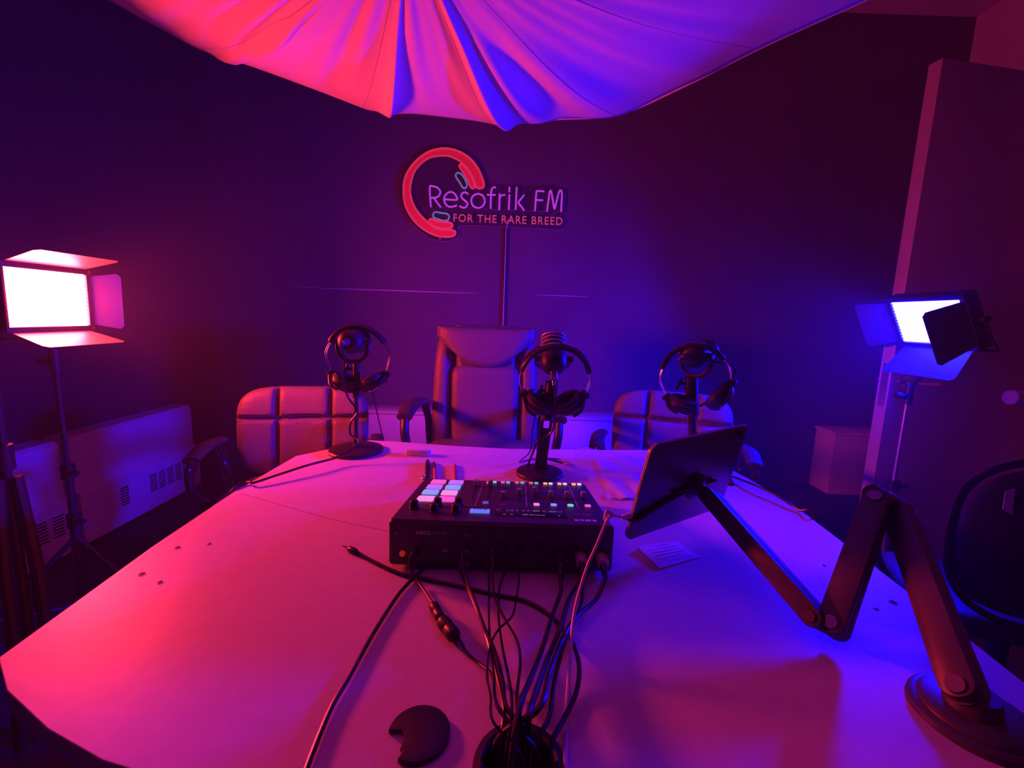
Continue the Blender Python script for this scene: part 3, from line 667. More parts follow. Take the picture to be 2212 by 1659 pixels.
def arm_seg(a, b, wd, dp, name='arm_segment', ext=.012):
    d = (b-a).normalized(); toc = (CAM-(a+b)/2); n_ = (toc-d*toc.dot(d)).normalized(); n_ = max((Matrix.Rotation(t_, 3, d) @ n_ for t_ in (.33, -.33)), key=lambda v: -v.x); x_ = d.cross(n_)
    M = Matrix(((x_.x, d.x, n_.x, 0), (x_.y, d.y, n_.y, 0), (x_.z, d.z, n_.z, 0), (0, 0, 0, 1))); M.translation = (a+b)/2
    L = (b-a).length+2*ext
    bm = NB(); prism(bm, rrect(wd, L, wd*.46, 8), -dp*.25, dp*.5, M, .002)
    prism(bm, rrect(wd*.9, L-.01, wd*.4, 8), -dp*1.35, -dp*.55, M, .002)
    prism(bm, rrect(wd*.5, L-.03, wd*.2, 4), -dp*.8, 0, M)
    s_ = W(bm, name, ARMM, arm)
    for q in (a, b):
        bm = NB(); cyl(bm, q+n_*(dp*.5-.001), q+n_*(dp*.5+.0025), wd*.30, wd*.27, seg=24); W(bm, 'pivot_cap', CAPM, s_)
    return M
arm_seg(J0, J1, .026, .018); arm_seg(J2, J3, .031, .018); arm_seg(J4, J5, .033, .020)
for a, b, r_ in ((J1, J2, .012), (J3, J4, .013)):
    d = (b-a); bm = NB(); toc = (CAM-a).normalized()
    off = toc*-.014+(Vector((0, 0, .006)) if r_ == .013 else Vector((0, 0, 0)))
    tube(bm, [a+off-d*.3, (a+b)/2+off, b+off+d*.3], r_*1.15, seg=12, n=3, flat=.9); W(bm, 'hinge_link', ARMM, arm)
bm = NB(); lathe(bm, [(0, .014), (.042, .014), (.046, .011), (.047, .009), (.050, .009), (.054, .006), (.055, 0), (0, 0)], tr(.492, .402, TZ), 48); W(bm, 'round_base', ARMM, arm)
bm = NB(); cyl(bm, (.49, .405, TZ+.012), (.49, .405, TZ+.03), .024, .020, seg=24); tube(bm, [Vector((.49, .405, TZ+.02)), J5], .015, seg=12, smooth=False); W(bm, 'swivel', ARMM, arm)
# white cable into the tablet
pe = tp(-.1245, .003, -.0385); pn = (TM.to_3x3() @ Vector((-1, 0, 0))).normalized()
c, P = cable('white charging cable hanging from the side of the tablet', [(None, pe+pn*.018, None)] + [(x, y, z) for x, y, z in ((1320, 1115, .862), (1305, 1138, .852), (1290, 1175, .835), (1268, 1225, .81), (1248, 1290, .785), (1238, 1340, .77), (1233, 1400, .755), (1228, 1470, .747), (1222, 1540, .744), (1222, 1600, .743), (1225, 1680, .743))] + [(None, Vector((.068, .262, TZ-.02)), None), (None, Vector((.068, .258, TZ-.3)), None)], .0022, WHITEC)
bm = NB(); lathe(bm, [(0, 0), (.004, 0), (.0042, .002), (.0042, .018), (.003, .021), (0, .021)], Matrix.Translation(pe) @ frame(pn), 14); W(bm, 'plug', WHITEC, c)
bm = NB(); q0 = P[1]; tube(bm, [q0+Vector((-.002, 0, -.012)), q0+Vector((-.009, -.004, -.004)), q0+Vector((-.006, .002, .006)), q0+Vector((.003, 0, .001))], .0024, seg=8); W(bm, 'cable_tie', WHITEC, c)

# ================================================================== MICROPHONES AND HEADPHONES
GRILL = mat('grille_mesh', (.05, .047, .05), .35, metal=.6, bump=.9, nscale=500)
def mic_stand(label, base, head, face, tilt, rb, pr, conn, flatpole=False, rings=False):
    """base: foot centre on the table; head: centre of the capsule; face: heading the capsule points to"""
    B = Vector(base); H = Vector(head); t = thing('desk_microphone', label, 'microphone', B, None)
    bm = NB(); lathe(bm, [(0, .016), (rb*.2, .016), (rb*.86, .012), (rb*.97, .0095), (rb, .006), (rb*.985, 0), (0, 0)], tr(*B), 48); W(bm, 'base', BLKM, t)
    top = Vector((B.x+(H.x-B.x)*.9, B.y+.004, H.z-.055))
    if flatpole:
        bm = NB(); d = (top-B); mid = (B+top)/2
        M = Matrix.Translation((B+top)/2) @ frame(d, (0, 1, 0)); L = d.length
        for s in (-1, 1): box(bm, .0065, .012, L, M @ tr(s*.0115, 0, 0), .001)
        box(bm, .018, .008, L*.50, M @ tr(0, 0, -L*.25)); box(bm, .018, .008, L*.30, M @ tr(0, 0, L*.35)); W(bm, 'pole', BLKM, t)
    else:
        bm = NB(); cyl(bm, B+Vector((0, 0, .01)), top, pr); cyl(bm, B+Vector((0, 0, .01)), B+Vector((0, 0, .04)), pr*1.5, pr*1.1); W(bm, 'pole', BLKM, t)
    bm = NB(); a = B.lerp(top, .62); b = B.lerp(top, .98); cyl(bm, a, b, max(pr*1.55, .009), seg=18); cyl(bm, a-Vector((0, 0, .006)), a+Vector((0, 0, .004)), max(pr*1.8, .011), seg=18)
    cyl(bm, b+Vector((-.03, 0, -.02)), b+Vector((0, 0, -.02)), .004); cyl(bm, b+Vector((-.036, 0, -.034)), b+Vector((-.024, 0, -.006)), .0035); W(bm, 'height_clutch', BLKM, t)
    MM = Matrix.Translation(H) @ rz(face) @ rx(tilt)          # capsule axis along local +Y
    bm = NB()
    R_ = .034
    tube(bm, [(-R_-.006, 0, 0), (-R_-.006, 0, -.03), (-R_*.6, 0, -.052), (0, 0, -.056), (R_*.6, 0, -.052), (R_+.006, 0, -.03), (R_+.006, 0, 0)], .0035, seg=8, n=4, flat=1.6)
    for s in (-1, 1): cyl(bm, (s*(R_-.004), 0, 0), (s*(R_+.014), 0, 0), .008, seg=16)
    W(bm, 'yoke', BLKM, t, M=MM)
    bm = NB(); lathe(bm, [(0, -.038), (.012, -.038), (.024, -.034), (.031, -.024), (.033, -.01), (.033, .030), (.031, .033), (.0, .033)], rx(-PI/2), 36); cap = W(bm, 'capsule_body', BLKM, t, M=MM)
    bm = NB(); lathe(bm, [(.032, .033), (.0325, .05), (.029, .064), (.018, .072), (0, .074)], rx(-PI/2), 36); W(bm, 'grille', GRILL, cap, M=MM)
    bm = NB()
    for q in (.034, .046, .056): lathe(bm, [(.0328, q), (.0345-(.002 if q > .05 else 0), q+.001), (.0345-(.002 if q > .05 else 0), q+.004), (.0328, q+.005)], rx(-PI/2), 36)
    W(bm, 'grille_ring', ALU if rings else BLKM, cap, M=MM)
    bm = NB(); cyl(bm, (0, -.034, 0), (0, -.062, 0), .0098, .009, seg=20); cyl(bm, (0, -.062, 0), (0, -.075, -.003), .006, .004, seg=12); W(bm, 'connector', conn, cap, M=MM)
    return t, (MM @ Vector((0, -.078, -.004)))
def headphones(label, M, text=None, cupA=150, cupB=150, pad0=62, R=.078, cups=(0, 0)):
    """ring in the local XZ plane, opening at the bottom, outer side of band towards +radius"""
    t = thing('headphones', label, 'headphones', M, None)
    def pol(a, r=R, y=0): a = math.radians(a); return Vector((r*math.sin(a), y, r*math.cos(a)))
    bm = NB(); tb = bmesh.new(); sec = []
    K = 28
    for i in range(K+1):
        a = -pad0+2*pad0*i/K; e = min(1, (1-abs(2*i/K-1))*6+.25); hw = .0175*e**.4
        ring_ = []
        for k in range(14):
            q = 2*PI*k/14; ring_.append(tb.verts.new(pol(a, R+.0068*math.cos(q), hw*math.copysign(abs(math.sin(q))**.7, math.sin(q)))))
        sec.append(ring_)
    for a, b in zip(sec, sec[1:]):
        for k in range(14): tb.faces.new((a[k], a[(k+1) % 14], b[(k+1) % 14], b[k]))
    tb.faces.new(sec[0][::-1]); tb.faces.new(sec[-1]); join(bm, tb)
    hb = finish(bm, 'headband', mat('headband_vinyl', (.02, .018, .021), .42, bump=.2, nscale=150), t)
    if text:
        bm = NB(); L = len(text); step = 52/L
        for i, ch in enumerate(text):
            if ch == ' ': continue
            a = math.radians(-26+step*(i+.5)); g_ = text_bm(ch, .0135, .0002, .0002)
            # letters stand on the outside of the band and read upside down from the camera side
            M2 = Matrix.Translation((math.sin(-a)*(R+.0073), -.002, math.cos(-a)*(R+.0073))) @ ry(-a) @ rz(PI)
            join(bm, g_, M2)
        finish(bm, 'printed_band_name', PRINT, hb)
    for s, cup in ((-1, cupA), (1, cupB)):
        bm = NB()
        for y in (-.006, .006): tube(bm, [pol(s*(pad0-4), R, y), pol(s*(pad0+14), R+.003, y), pol(s*(pad0+30), R+.003, y), pol(s*(cup-28), R+.004, y)], .0014, seg=6, n=4)
        finish(bm, 'slider', CHROME, t)
        bm = NB(); q = pol(s*(cup-32), R+.005); box(bm, .012, .02, .022, Matrix.Translation(q) @ ry(math.radians(s*(cup-32))) @ ry(PI/2) @ ry(PI/2), .003)
        tube(bm, [pol(s*(cup-30), R+.006, -.012), pol(s*(cup-14), R+.012, -.036), pol(s*cup, R+.012, -.042)], .004, seg=8, flat=.7)
        tube(bm, [pol(s*(cup-30), R+.006, .012), pol(s*(cup-14), R+.012, .036), pol(s*cup, R+.012, .042)], .004, seg=8, flat=.7)
        finish(bm, 'yoke', BLK, t)
        cM = Matrix.Translation(pol(s*cup, R-.004)) @ ry(math.radians(s*cup))     # local +Z radially outwards
        bm = NB(); lathe(bm, [(0, .020), (.018, .020), (.033, .014), (.039, .004), (.039, -.002), (0, -.002)], cM, 32); ec = finish(bm, 'ear_cup', BLK, t)
        bm = NB(); lathe(bm, [(.026, .0175), (.027, .0195), (.031, .0170), (.030, .0150)], cM, 32); finish(bm, 'trim_ring', CHROME, ec)
        bm = NB(); lathe(bm, [(.022, -.004), (.022, -.014), (.028, -.020), (.036, -.017), (.040, -.009), (.038, -.002), (0, -.002)], cM, 32); finish(bm, 'ear_cushion', LEATHD, ec)
    return t
# left
mA = atY(761, 737, 1.20)
ms, ca = mic_stand('desk microphone at the far left corner of the table, left of the three', (-.443, 1.224, TZ), mA, 0, 0, .076, .0062, ALU)
headphones('black headphones hanging on the leftmost desk microphone', tr(mA.x+.002, 1.235, 1.012), None, 153, 151, 62, .086)
# middle
mB = atY(1196, 775, 1.10)
ms, cb = mic_stand('middle desk microphone right behind the mixer, its grille tipped up', (.078, 1.085, TZ), mB, 0, .95, .060, .009, CHROME, True, True)
headphones('black headphones with lettering on the band over the middle microphone', tr(mB.x+.001, 1.06, .995) @ rx(math.radians(16)), 'audio-technica', 152, 150, 78, .083)
# right
mC = atY(1512, 765, 1.14)
ms, cc_ = mic_stand('desk microphone behind the tablet, right of the three', (.502, 1.16, TZ), atY(1503, 766, 1.14), -.9, .1, .072, .0105, CHROME)
headphones('black headphones hung askew on the microphone behind the tablet', tr(atY(1500, 815, 1.12).x, 1.12, atY(1500, 815, 1.12).z) @ rz(math.radians(-32)) @ ry(math.radians(-14)), 'audio-technica', 150, 138, 66, .082)
# microphone and headphone leads
def wcable(label, pts, r=.0024, m=RUB):
    bm = NB(); tube(bm, pts, r, seg=8, n=8); c = thing('cable', label, 'cable', pts[0]); W(bm, 'cord', m, c); return c
wcable('microphone cable running from the leftmost microphone over the left table edge', [ca, atY(745, 775, 1.13), atY(741, 820, 1.15), atY(752, 858, 1.18), atY(772, 888, 1.18), atY(758, 912, 1.175), atY(757, 938, 1.17), atY(775, 955, 1.15), atZ(735, 985, TZ+.021), atZ(665, 1005, TZ+.018), atZ(600, 1026, TZ+.013), atZ(548, 1043, TZ+.008), Vector((-.597, .955, TZ+.004)), Vector((-.613, .90, TZ-.03)), Vector((-.60, .86, TZ-.3))], .0028)
wcable('thin headphone lead dropping behind the leftmost microphone', [atY(804, 848, 1.24), atY(812, 880, 1.28), atY(822, 925, 1.32), atY(829, 952, 1.36), atY(832, 985, 1.37), atY(836, 1100, 1.38)], .0018)
wcable('microphone cable looping round the foot of the middle microphone', [cb, atY(1200, 850, 1.03), atY(1198, 905, 1.03), atY(1190, 935, 1.04), atY(1160, 955, 1.05), atY(1152, 975, 1.05), atZ(1140, 1010, TZ+.006), atZ(1150, 1030, TZ+.004), atZ(1175, 1034, TZ+.004), atZ(1187, 1015, TZ+.02), atZ(1178, 992, TZ+.02), atZ(1215, 1000, TZ+.004)], .0028)
wcable('thin headphone lead lying in an arc around the middle microphone foot', [atY(1166, 860, 1.1), atY(1150, 930, 1.12), atY(1145, 975, 1.14), atZ(1122, 998, TZ+.003), atZ(1150, 992, TZ+.003), atZ(1200, 991, TZ+.003), atZ(1235, 1004, TZ+.003)], .0017)
wcable('microphone cable of the rightmost microphone looping out and back to its pole', [cc_, cc_+Vector((.03, -.004, .004)), atY(1582, 790, 1.10), atY(1580, 820, 1.12), atY(1555, 850, 1.13), atY(1525, 870, 1.135), atY(1500, 885, 1.12), atY(1488, 905, 1.12), atY(1492, 928, 1.11), atY(1512, 950, 1.1), Vector((.48, 1.10, TZ+.004)), Vector((.56, 1.05, TZ+.003))], .0028)
wcable('black cable running over the right table edge beyond the tablet', [Vector((.56, 1.05, TZ+.003)), atZ(1580, 1030, TZ+.006), atZ(1630, 1048, TZ+.012), atZ(1680, 1072, TZ+.010), atZ(1722, 1100, TZ+.004), Vector((.652, .875, TZ-.015)), Vector((.655, .85, TZ-.3))], .0028)

# ================================================================== CHAIRS
def star_base(t, zseat, dz=0):
    bm = NB(); cyl(bm, (0, 0, .10), (0, 0, zseat-.05), .025); cyl(bm, (0, 0, .07+dz), (0, 0, .26), .032); W2(bm, 'gas_lift', BLKM, t)
    for k in range(5):
        a = k*2*PI/5+.3; bm = NB(); e = Vector((.27*math.cos(a), .27*math.sin(a), .075+dz))
        tube(bm, [(0, 0, .115+dz), Vector((e.x*.5, e.y*.5, .10+dz)), e], lambda q: .024-.010*q, seg=8, n=4); lg = W2(bm, 'leg', BLK, t)
        bm = NB(); cyl(bm, e+Vector((-.022, 0, -.05)), e+Vector((.022, 0, -.05)), .025, seg=18); cyl(bm, e+Vector((0, 0, -.05)), e, .008); W2(bm, 'caster', BLK, lg)
def W2(bm, name, m, parent, angle=40): return finish(bm, name, m, parent, angle=angle)
def exec_chair(M, label):
    t = thing('office_chair', label, 'chair', M)
    bm = NB(); pad(bm, .50, .13, .52, tr(0, -.02, .485) @ rx(0), n=6, k=10, nu=24, nv=20); 
    W2(bm, 'seat', LEATH, t)
    bm = NB(); pad(bm, .505, .72, .13, tr(0, .20, .735) @ rx(math.radians(-7)), n=5.5, k=9, nu=50, nv=44, gx=(-.148, .148), gd=.05, gs=.016, wtop=.90, wbot=1.0, bend=.035); bk = W2(bm, 'backrest', LEATH, t)
    bm = NB(); pad(bm, .315, .40, .10, tr(0, .150, .70) @ rx(math.radians(-7)), n=9, k=12, nu=30, nv=30, wtop=1.0, wbot=.95); W2(bm, 'back_panel', LEATH, bk)
    # head cushion, wide on top and narrowing downwards
    bm = NB(); tb = bmesh.new(); nu, nv = 40, 26; G = []
    def shape(u, v):
        wv = .226*(.62+.38*min(1, v*1.6)**.7) if v < .62 else .226
        zz = -.105+.205*v
        zlow = .085*(abs(u)**2.4)*(1-v)
        return u*wv, zz+zlow
    for j in range(nv+1):
        row = []
        for i in range(nu+1):
            u, v = 2*i/nu-1, j/nv; x, z = shape(u, v); m_ = max(abs(u), abs(2*v-1)); th = .052*max(0, 1-m_**5)**.5
            row.append((x, -th-.012*u*u*0, z))
        G.append(row)
    F1 = [[tb.verts.new(p) for p in r] for r in G]; F2 = [[tb.verts.new((p[0], .02, p[2])) for p in r] for r in G]
    for FF in (F1, F2):
        for j in range(nv):
            for i in range(nu): tb.faces.new((FF[j][i], FF[j][i+1], FF[j+1][i+1], FF[j+1][i]))
    bd = lambda FF: FF[0][:] + [FF[j][-1] for j in range(1, nv+1)] + FF[-1][-2::-1] + [FF[j][0] for j in range(nv-1, 0, -1)]
    a_, b_ = bd(F1), bd(F2)
    for i in range(len(a_)): k = (i+1) % len(a_); tb.faces.new((a_[i], a_[k], b_[k], b_[i]))
    HM = tr(0, .175, .985) @ rx(math.radians(-7))
    join(bm, tb, HM); hr = W2(bm, 'head_cushion', LEATH, t, 60)
    bm = NB()
    for s in (-1, 1):
        for k in range(26):
            v = k/25*.9+.05; x, z = shape(s*.93, v); box(bm, .006, .002, .0018, HM @ tr(x, -.030, z) @ ry(s*.4))
        for k in range(30): box(bm, .006, .002, .0018, tr(0, .20, .735) @ rx(math.radians(-7)) @ tr(s*.212, -.076+.0, -.30+k*.0175) @ ry(s*.5))
    W2(bm, 'stitching', STITCH, hr)
    for s in (-1, 1):
        bm = NB(); tube(bm, [(s*.275, .13, .715), (s*.292, .02, .735), (s*.297, -.11, .735), (s*.297, -.19, .715)], lambda q: .030+.006*math.sin(PI*q), seg=14, n=6, flat=.62); ar = W2(bm, 'armrest', LEATHD, t)
        bm = NB(); tube(bm, [(s*.297, -.185, .705), (s*.292, -.205, .64), (s*.278, -.17, .53), (s*.255, -.08, .44), (s*.2, 0, .42)], .017, seg=12, n=6, flat=1.2)
        tube(bm, [(s*.272, .13, .705), (s*.26, .17, .62), (s*.25, .16, .5), (s*.2, .05, .42)], .016, seg=12, n=6, flat=1.2); W2(bm, 'armrest_frame', BLK, ar)
    star_base(t, .46); return t
exec_chair(tr(-.125, 1.98, 0) @ rz(math.radians(2)) @ Matrix.Diagonal((1.08, 1.05, 1.0, 1)), 'high-backed dark leather office chair with a padded head cushion in the middle')
def mid_chair(M, label, h=.39, dz=.045):
    t = thing('office_chair', label, 'chair', M)
    bm = NB(); pad(bm, .49, .10, .48, tr(0, -.02, .46), n=6, k=10, nu=24, nv=20); W2(bm, 'seat', LEATH, t)
    bm = NB(); pad(bm, .53, h, .09, tr(0, .20, .86-h/2) @ rx(math.radians(-8)), n=4.2, k=10, nu=64, nv=48, gx=(-.105, .105), gz=(h/2-.135,), gd=.03, gs=.010, wbot=.97, bend=.03); bk = W2(bm, 'backrest', LEATH, t)
    bm = NB()
    for k in range(90):
        a = PI*k/89; c_, s_ = math.cos(a), math.sin(a); f = (abs(c_)**4.2+abs(s_)**4.2)**(-1/4.2)*.965
        box(bm, .005, .0018, .0016, tr(0, .20, .86-h/2) @ rx(math.radians(-8)) @ tr(c_*f*.265, -.022-.028*c_*c_*f*f, s_*f*h/2) @ ry(-a+PI/2))
    W2(bm, 'stitching', STITCH, bk)
    bm = NB(); tube(bm, [(0, .24, .62), (0, .26, .5), (0, .16, .42), (0, 0, .41)], .02, seg=8, flat=2); W2(bm, 'back_bracket', BLK, t)
    for s in (-1, 1):
        bm = NB(); tube(bm, [(s*.30, .12, .655), (s*.305, .0, .665), (s*.30, -.13, .65)], lambda q: .028+.004*math.sin(PI*q), seg=12, n=6, flat=.5); ar = W2(bm, 'armrest', LEATHD, t)
        bm = NB(); tube(bm, [(s*.30, -.12, .64), (s*.302, -.145, .60), (s*.295, -.12, .50), (s*.27, -.02, .43), (s*.2, .0, .42)], .014, seg=10, n=6, flat=1.4)
        tube(bm, [(s*.30, .10, .645), (s*.295, .12, .56), (s*.25, .06, .43)], .013, seg=10, n=6, flat=1.3); W2(bm, 'armrest_frame', BLKG, ar)
    star_base(t, .44, dz); return t
mid_chair(tr(-.845, 1.66, -.045) @ rz(math.radians(12)), 'tufted dark leather office chair behind the left table corner')
mid_chair(tr(.685, 1.82, -.04) @ rz(math.radians(-18)), 'tufted dark leather office chair behind the tablet', .40, .04)

# black chairs at the right frame edge
def mesh_chair(M, label, dz=0):
    t = thing('office_chair', label, 'chair', M)
    bm = NB(); pad(bm, .46, .42, .05, tr(0, .18, .74) @ rx(math.radians(-10)), n=3.2, k=8, nu=24, nv=24, bend=.03); W2(bm, 'backrest', BLKM, t)
    bm = NB(); R_ = [(.235*math.copysign(abs(math.cos(a))**.65, math.cos(a)), .175-.03*math.cos(a)**2, .74+.215*math.copysign(abs(math.sin(a))**.65, math.sin(a))) for a in [2*PI*k/24 for k in range(24)]]
    tube(bm, R_, .009, seg=8, n=3, closed=True); W2(bm, 'back_frame', BLKG, t)
    bm = NB(); pad(bm, .46, .08, .46, tr(0, -.04, .46), n=5, k=8, nu=20, nv=16); W2(bm, 'seat', BLKM, t)
    for s in (-1, 1):
        bm = NB(); tube(bm, [(s*.29, .10, .66), (s*.295, 0, .67), (s*.29, -.14, .66)], .02, seg=10, n=5, flat=.5); ar = W2(bm, 'armrest', BLKG, t)
        bm = NB(); tube(bm, [(s*.29, -.08, .65), (s*.285, -.04, .54), (s*.2, 0, .43)], .012, seg=8, n=5); W2(bm, 'armrest_frame', BLKG, ar)
    star_base(t, .43, dz); return t
mesh_chair(tr(1.40, 1.13, -.105) @ rz(math.radians(163)) @ tr(0, 0, 0), 'black swivel chair in the dark at the right frame edge nearest the table', .105)
bm = NB(); q = atY(2182, 858, .98); cyl(bm, q, q+Vector((.30, .03, -.01)), .016, seg=20); ob = tag(finish(bm, 'paper_roll', WHT), 'pale paper roll end poking in at the right frame edge above a black chair', 'paper roll')

q = [atY(x, y, .985) for x, y in ((2172, 1062), (2193, 1056), (2186, 1112), (2166, 1100))]
bm = NB(); prism(bm, [(v.x, v.z) for v in q], -.986, -.9845, rx(PI/2)); tag(finish(bm, 'paper_label', PAPER), 'torn white paper label on the dark chair back at the right frame edge', 'paper')
q = atZ(2195, 1222, .10); bm = NB(); box(bm, .16, .13, .10, tr(q.x+.04, q.y, .05) @ rz(.35), .006); box(bm, .165, .135, .025, tr(q.x+.04, q.y, .095) @ rz(.35), .003)
tag(finish(bm, 'cardboard_box', mat('pale_card', (.7, .62, .55), .8)), 'small pale box on the floor at the right frame edge beside the chairs', 'box')

# ================================================================== SMALL THINGS ON THE TABLE
p = atZ(903, 985, TZ); bm = NB(); tb = bmesh.new()
box(tb, .066, .024, .018, None, .002)
join(bm, tb, tr(p.x, p.y+.008, TZ+.008) @ rz(-.05)); tag(finish(bm, 'eraser', mat('eraser_foam', (.75, .85, .75), .8, noise=.1, nscale=60)), 'pale whiteboard eraser block near the far table edge', 'eraser')
def pen(px0, px1, r_, m, label, clip=False, capm=None):
    a, b = atZ(*px0, TZ+r_), atZ(*px1, TZ+r_); L = (b-a).length; FMx = Matrix.Translation(a) @ frame(b-a)
    t = thing('pen', label, 'pen', a)
    bm = NB(); lathe(bm, [(0, 0), (r_*.8, 0), (r_, .003), (r_, L*.6), (0, L*.6)], FMx, 14); W(bm, 'barrel', m, t)
    bm = NB(); lathe(bm, [(0, L*.6), (r_*1.08, L*.6), (r_*1.05, L*.88), (r_*.5, L), (0, L)], FMx, 14); W(bm, 'cap', capm or m, t)
    if clip: bm = NB(); tube(bm, [a+Vector((-r_, 0, .004)), a+Vector((-r_*2.2, .005, .006)), a+Vector((-r_*2.1, .02, .006)), a+Vector((-r_, .03, .004))], .0016, seg=6); W(bm, 'clip', CHROME, t)
pen((922, 1040), (924, 994), .0058, BLK, 'dark marker lying leftmost of three pens behind the mixer', True)
pen((940, 1040), (937, 998), .0045, WOODP, 'orange-brown pencil-like pen lying between the marker and the thin pen', False, mat('pen_dark_end', (.12, .06, .05), .5))
pen((984, 1042), (982, 1002), .0038, mat('pen_red', (.45, .12, .1), .4), 'thin reddish pen lying rightmost of three behind the mixer')
# note card with writing
q = [atZ(x, y, TZ+.0012) for x, y in ((1376, 1187), (1424, 1229), (1512, 1203), (1462, 1168))]
bm = NB(); bot = [bm.verts.new((v.x, v.y, TZ+.0004)) for v in q]; tp_ = [bm.verts.new(v) for v in q]
tp_[0].co.z += .006; tp_[1].co.z += .002
bm.faces.new(bot[::-1]); bm.faces.new(tp_)
for i in range(4): bm.faces.new((bot[i], bot[(i+1) % 4], tp_[(i+1) % 4], tp_[i]))
nc = tag(finish(bm, 'note_card', PAPER), 'small note card with handwritten lines lying right of the mixer under the tablet', 'note')
bm = NB()
for k in range(6):
    a = q[0].lerp(q[1], .12+k*.15)+Vector((0, 0, .0045)); b = q[3].lerp(q[2], .12+k*.15)+Vector((0, 0, .0006)); a = a.lerp(b, .1); b = a.lerp(b, .85 if k % 2 else .7)
    pts = [a.lerp(b, i/14)+Vector((0, .0008*(-1)**i, .0007)) for i in range(15)]; tube(bm, pts, .0003, seg=4, n=1)
finish(bm, 'handwriting', INK, nc)
# papers in a clear plastic bag behind the mixer
def sheet(name, px, z, m, label, cat, wav=0, th=.0006, lift=None):
    q = [atZ(x, y, z) for x, y in px]; bm = NB(); N = 18; T, Bt = [], []
    for j in range(N+1):
        r1, r2 = [], []
        for i in range(N+1):
            u, v = i/N, j/N; c_ = q[0].lerp(q[1], u).lerp(q[3].lerp(q[2], u), v)
            zz = wav*(math.sin(u*13+v*5)*math.cos(v*11-u*4)*.5+.5)+wav*1.3*abs(math.sin(u*7.3-v*9.1))
            if lift: zz += lift(u, v)
            r1.append(bm.verts.new((c_.x, c_.y, c_.z+zz+th))); r2.append(bm.verts.new((c_.x, c_.y, c_.z+zz)))
        T.append(r1); Bt.append(r2)
    for G_ in (T, Bt):
        for j in range(N):
            for i in range(N): bm.faces.new((G_[j][i], G_[j][i+1], G_[j+1][i+1], G_[j+1][i]))
    for i in range(N):
        for a_, b_ in ((T[0], Bt[0]), (T[-1], Bt[-1])): bm.faces.new((a_[i], a_[i+1], b_[i+1], b_[i]))
        for k in (0, -1): bm.faces.new((T[i][k], T[i+1][k], Bt[i+1][k], Bt[i][k]))
    return tag(finish(bm, name, m), label, cat)
sheet('paper_sheet', ((1285, 985), (1470, 990), (1470, 1075), (1318, 1078)), TZ+.002, PAPER, 'white paper sheets in a clear sleeve between the mixer and the tablet', 'paper', 0, .003, lambda u, v: .006*(1-v)*u)
PLAST = mat('clear_plastic', (.9, .88, .9), .12, alpha=.28, spec=.8)
sheet('plastic_sleeve', ((1232, 978), (1440, 980), (1400, 1088), (1300, 1088)), TZ+.012, PLAST, 'crumpled clear plastic sleeve wrapped around the white paper sheets', 'plastic sleeve', .007, .0004)

# ================================================================== THE NEON SIGN
SY = 3.065
def zs(X, Y): return 840+X/5.267, 290+Y/5.267
def sg(X, Y, y=SY): return atY(*zs(X, Y), y)
sign = thing('neon_sign', 'neon sign with a headphone arc reading Resofrik FM, high on the black back wall', 'sign', sg(1070, 700, 3.08))
def outline_panel(pts, name, m, y0, y1):
    P = [sg(*p) for p in pts]; bm = NB(); prism(bm, [(p.x, p.z) for p in P], -y1, -y0, rx(PI/2)); W(bm, name, m, sign)
plate = [(480, 120), (640, 105), (800, 140), (940, 230), (1060, 370), (1130, 540), (1150, 560), (1990, 590), (2010, 620), (2000, 1060), (1960, 1085), (830, 1040), (800, 1060), (805, 1130), (760, 1195), (620, 1220), (450, 1180), (250, 1010), (130, 780), (110, 560), (170, 360), (300, 200)]
outline_panel(plate, 'backing_plate', ACRYL, 3.074, 3.078)
bm = NB(); pe_ = [(240, 1010), (450, 1180), (620, 1218), (745, 1200), (795, 1150), (800, 1075), (840, 1040), (1300, 1052), (1930, 1085), (1985, 1060)]
tube(bm, [sg(*q_, 3.073) for q_ in pe_], .0016, seg=5, n=5); W(bm, 'plate_edge', mat('acrylic_edge', (.35, .32, .4), .3), sign)
# the big arc
outer = [(1083, 590), (1065, 500), (1010, 380), (930, 280), (820, 205), (700, 165), (600, 162), (470, 190), (350, 265), (250, 370), (185, 490), (165, 620), (180, 780), (235, 910), (330, 1030), (450, 1115), (570, 1160), (680, 1168), (745, 1150)]
inner = [(755, 1105), (690, 1085), (590, 1078), (480, 1030), (370, 930), (290, 820), (245, 680), (250, 560), (290, 430), (370, 330), (470, 265), (600, 242), (700, 252), (800, 300), (880, 380), (950, 490), (990, 590), (1035, 618)]
loop = spline([sg(*q_) for q_ in outer + inner], 5, True)
bm = NB(); tube(bm, loop, .0065, seg=8, smooth=False, closed=True); W(bm, 'red_arc_tube', NEONR, sign)
mid = []
bm = NB(); tb = bmesh.new()
oo = spline([sg(*q_, 3.068) for q_ in outer], 4); ii = spline([sg(*q_, 3.068) for q_ in inner[::-1]], 4)
K = 60
A_ = [oo[int(i*(len(oo)-1)/K)] for i in range(K+1)]; B_ = [ii[int(i*(len(ii)-1)/K)] for i in range(K+1)]
va = [tb.verts.new(v) for v in A_]; vb = [tb.verts.new(v) for v in B_]
for i in range(K): tb.faces.new((va[i], va[i+1], vb[i+1], vb[i]))
r = bmesh.ops.extrude_face_region(tb, geom=tb.faces[:]); bmesh.ops.translate(tb, vec=(0, .004, 0), verts=[v for v in r['geom'] if isinstance(v, bmesh.types.BMVert)])
join(bm, tb); W(bm, 'red_arc_panel', NEONRF, sign)
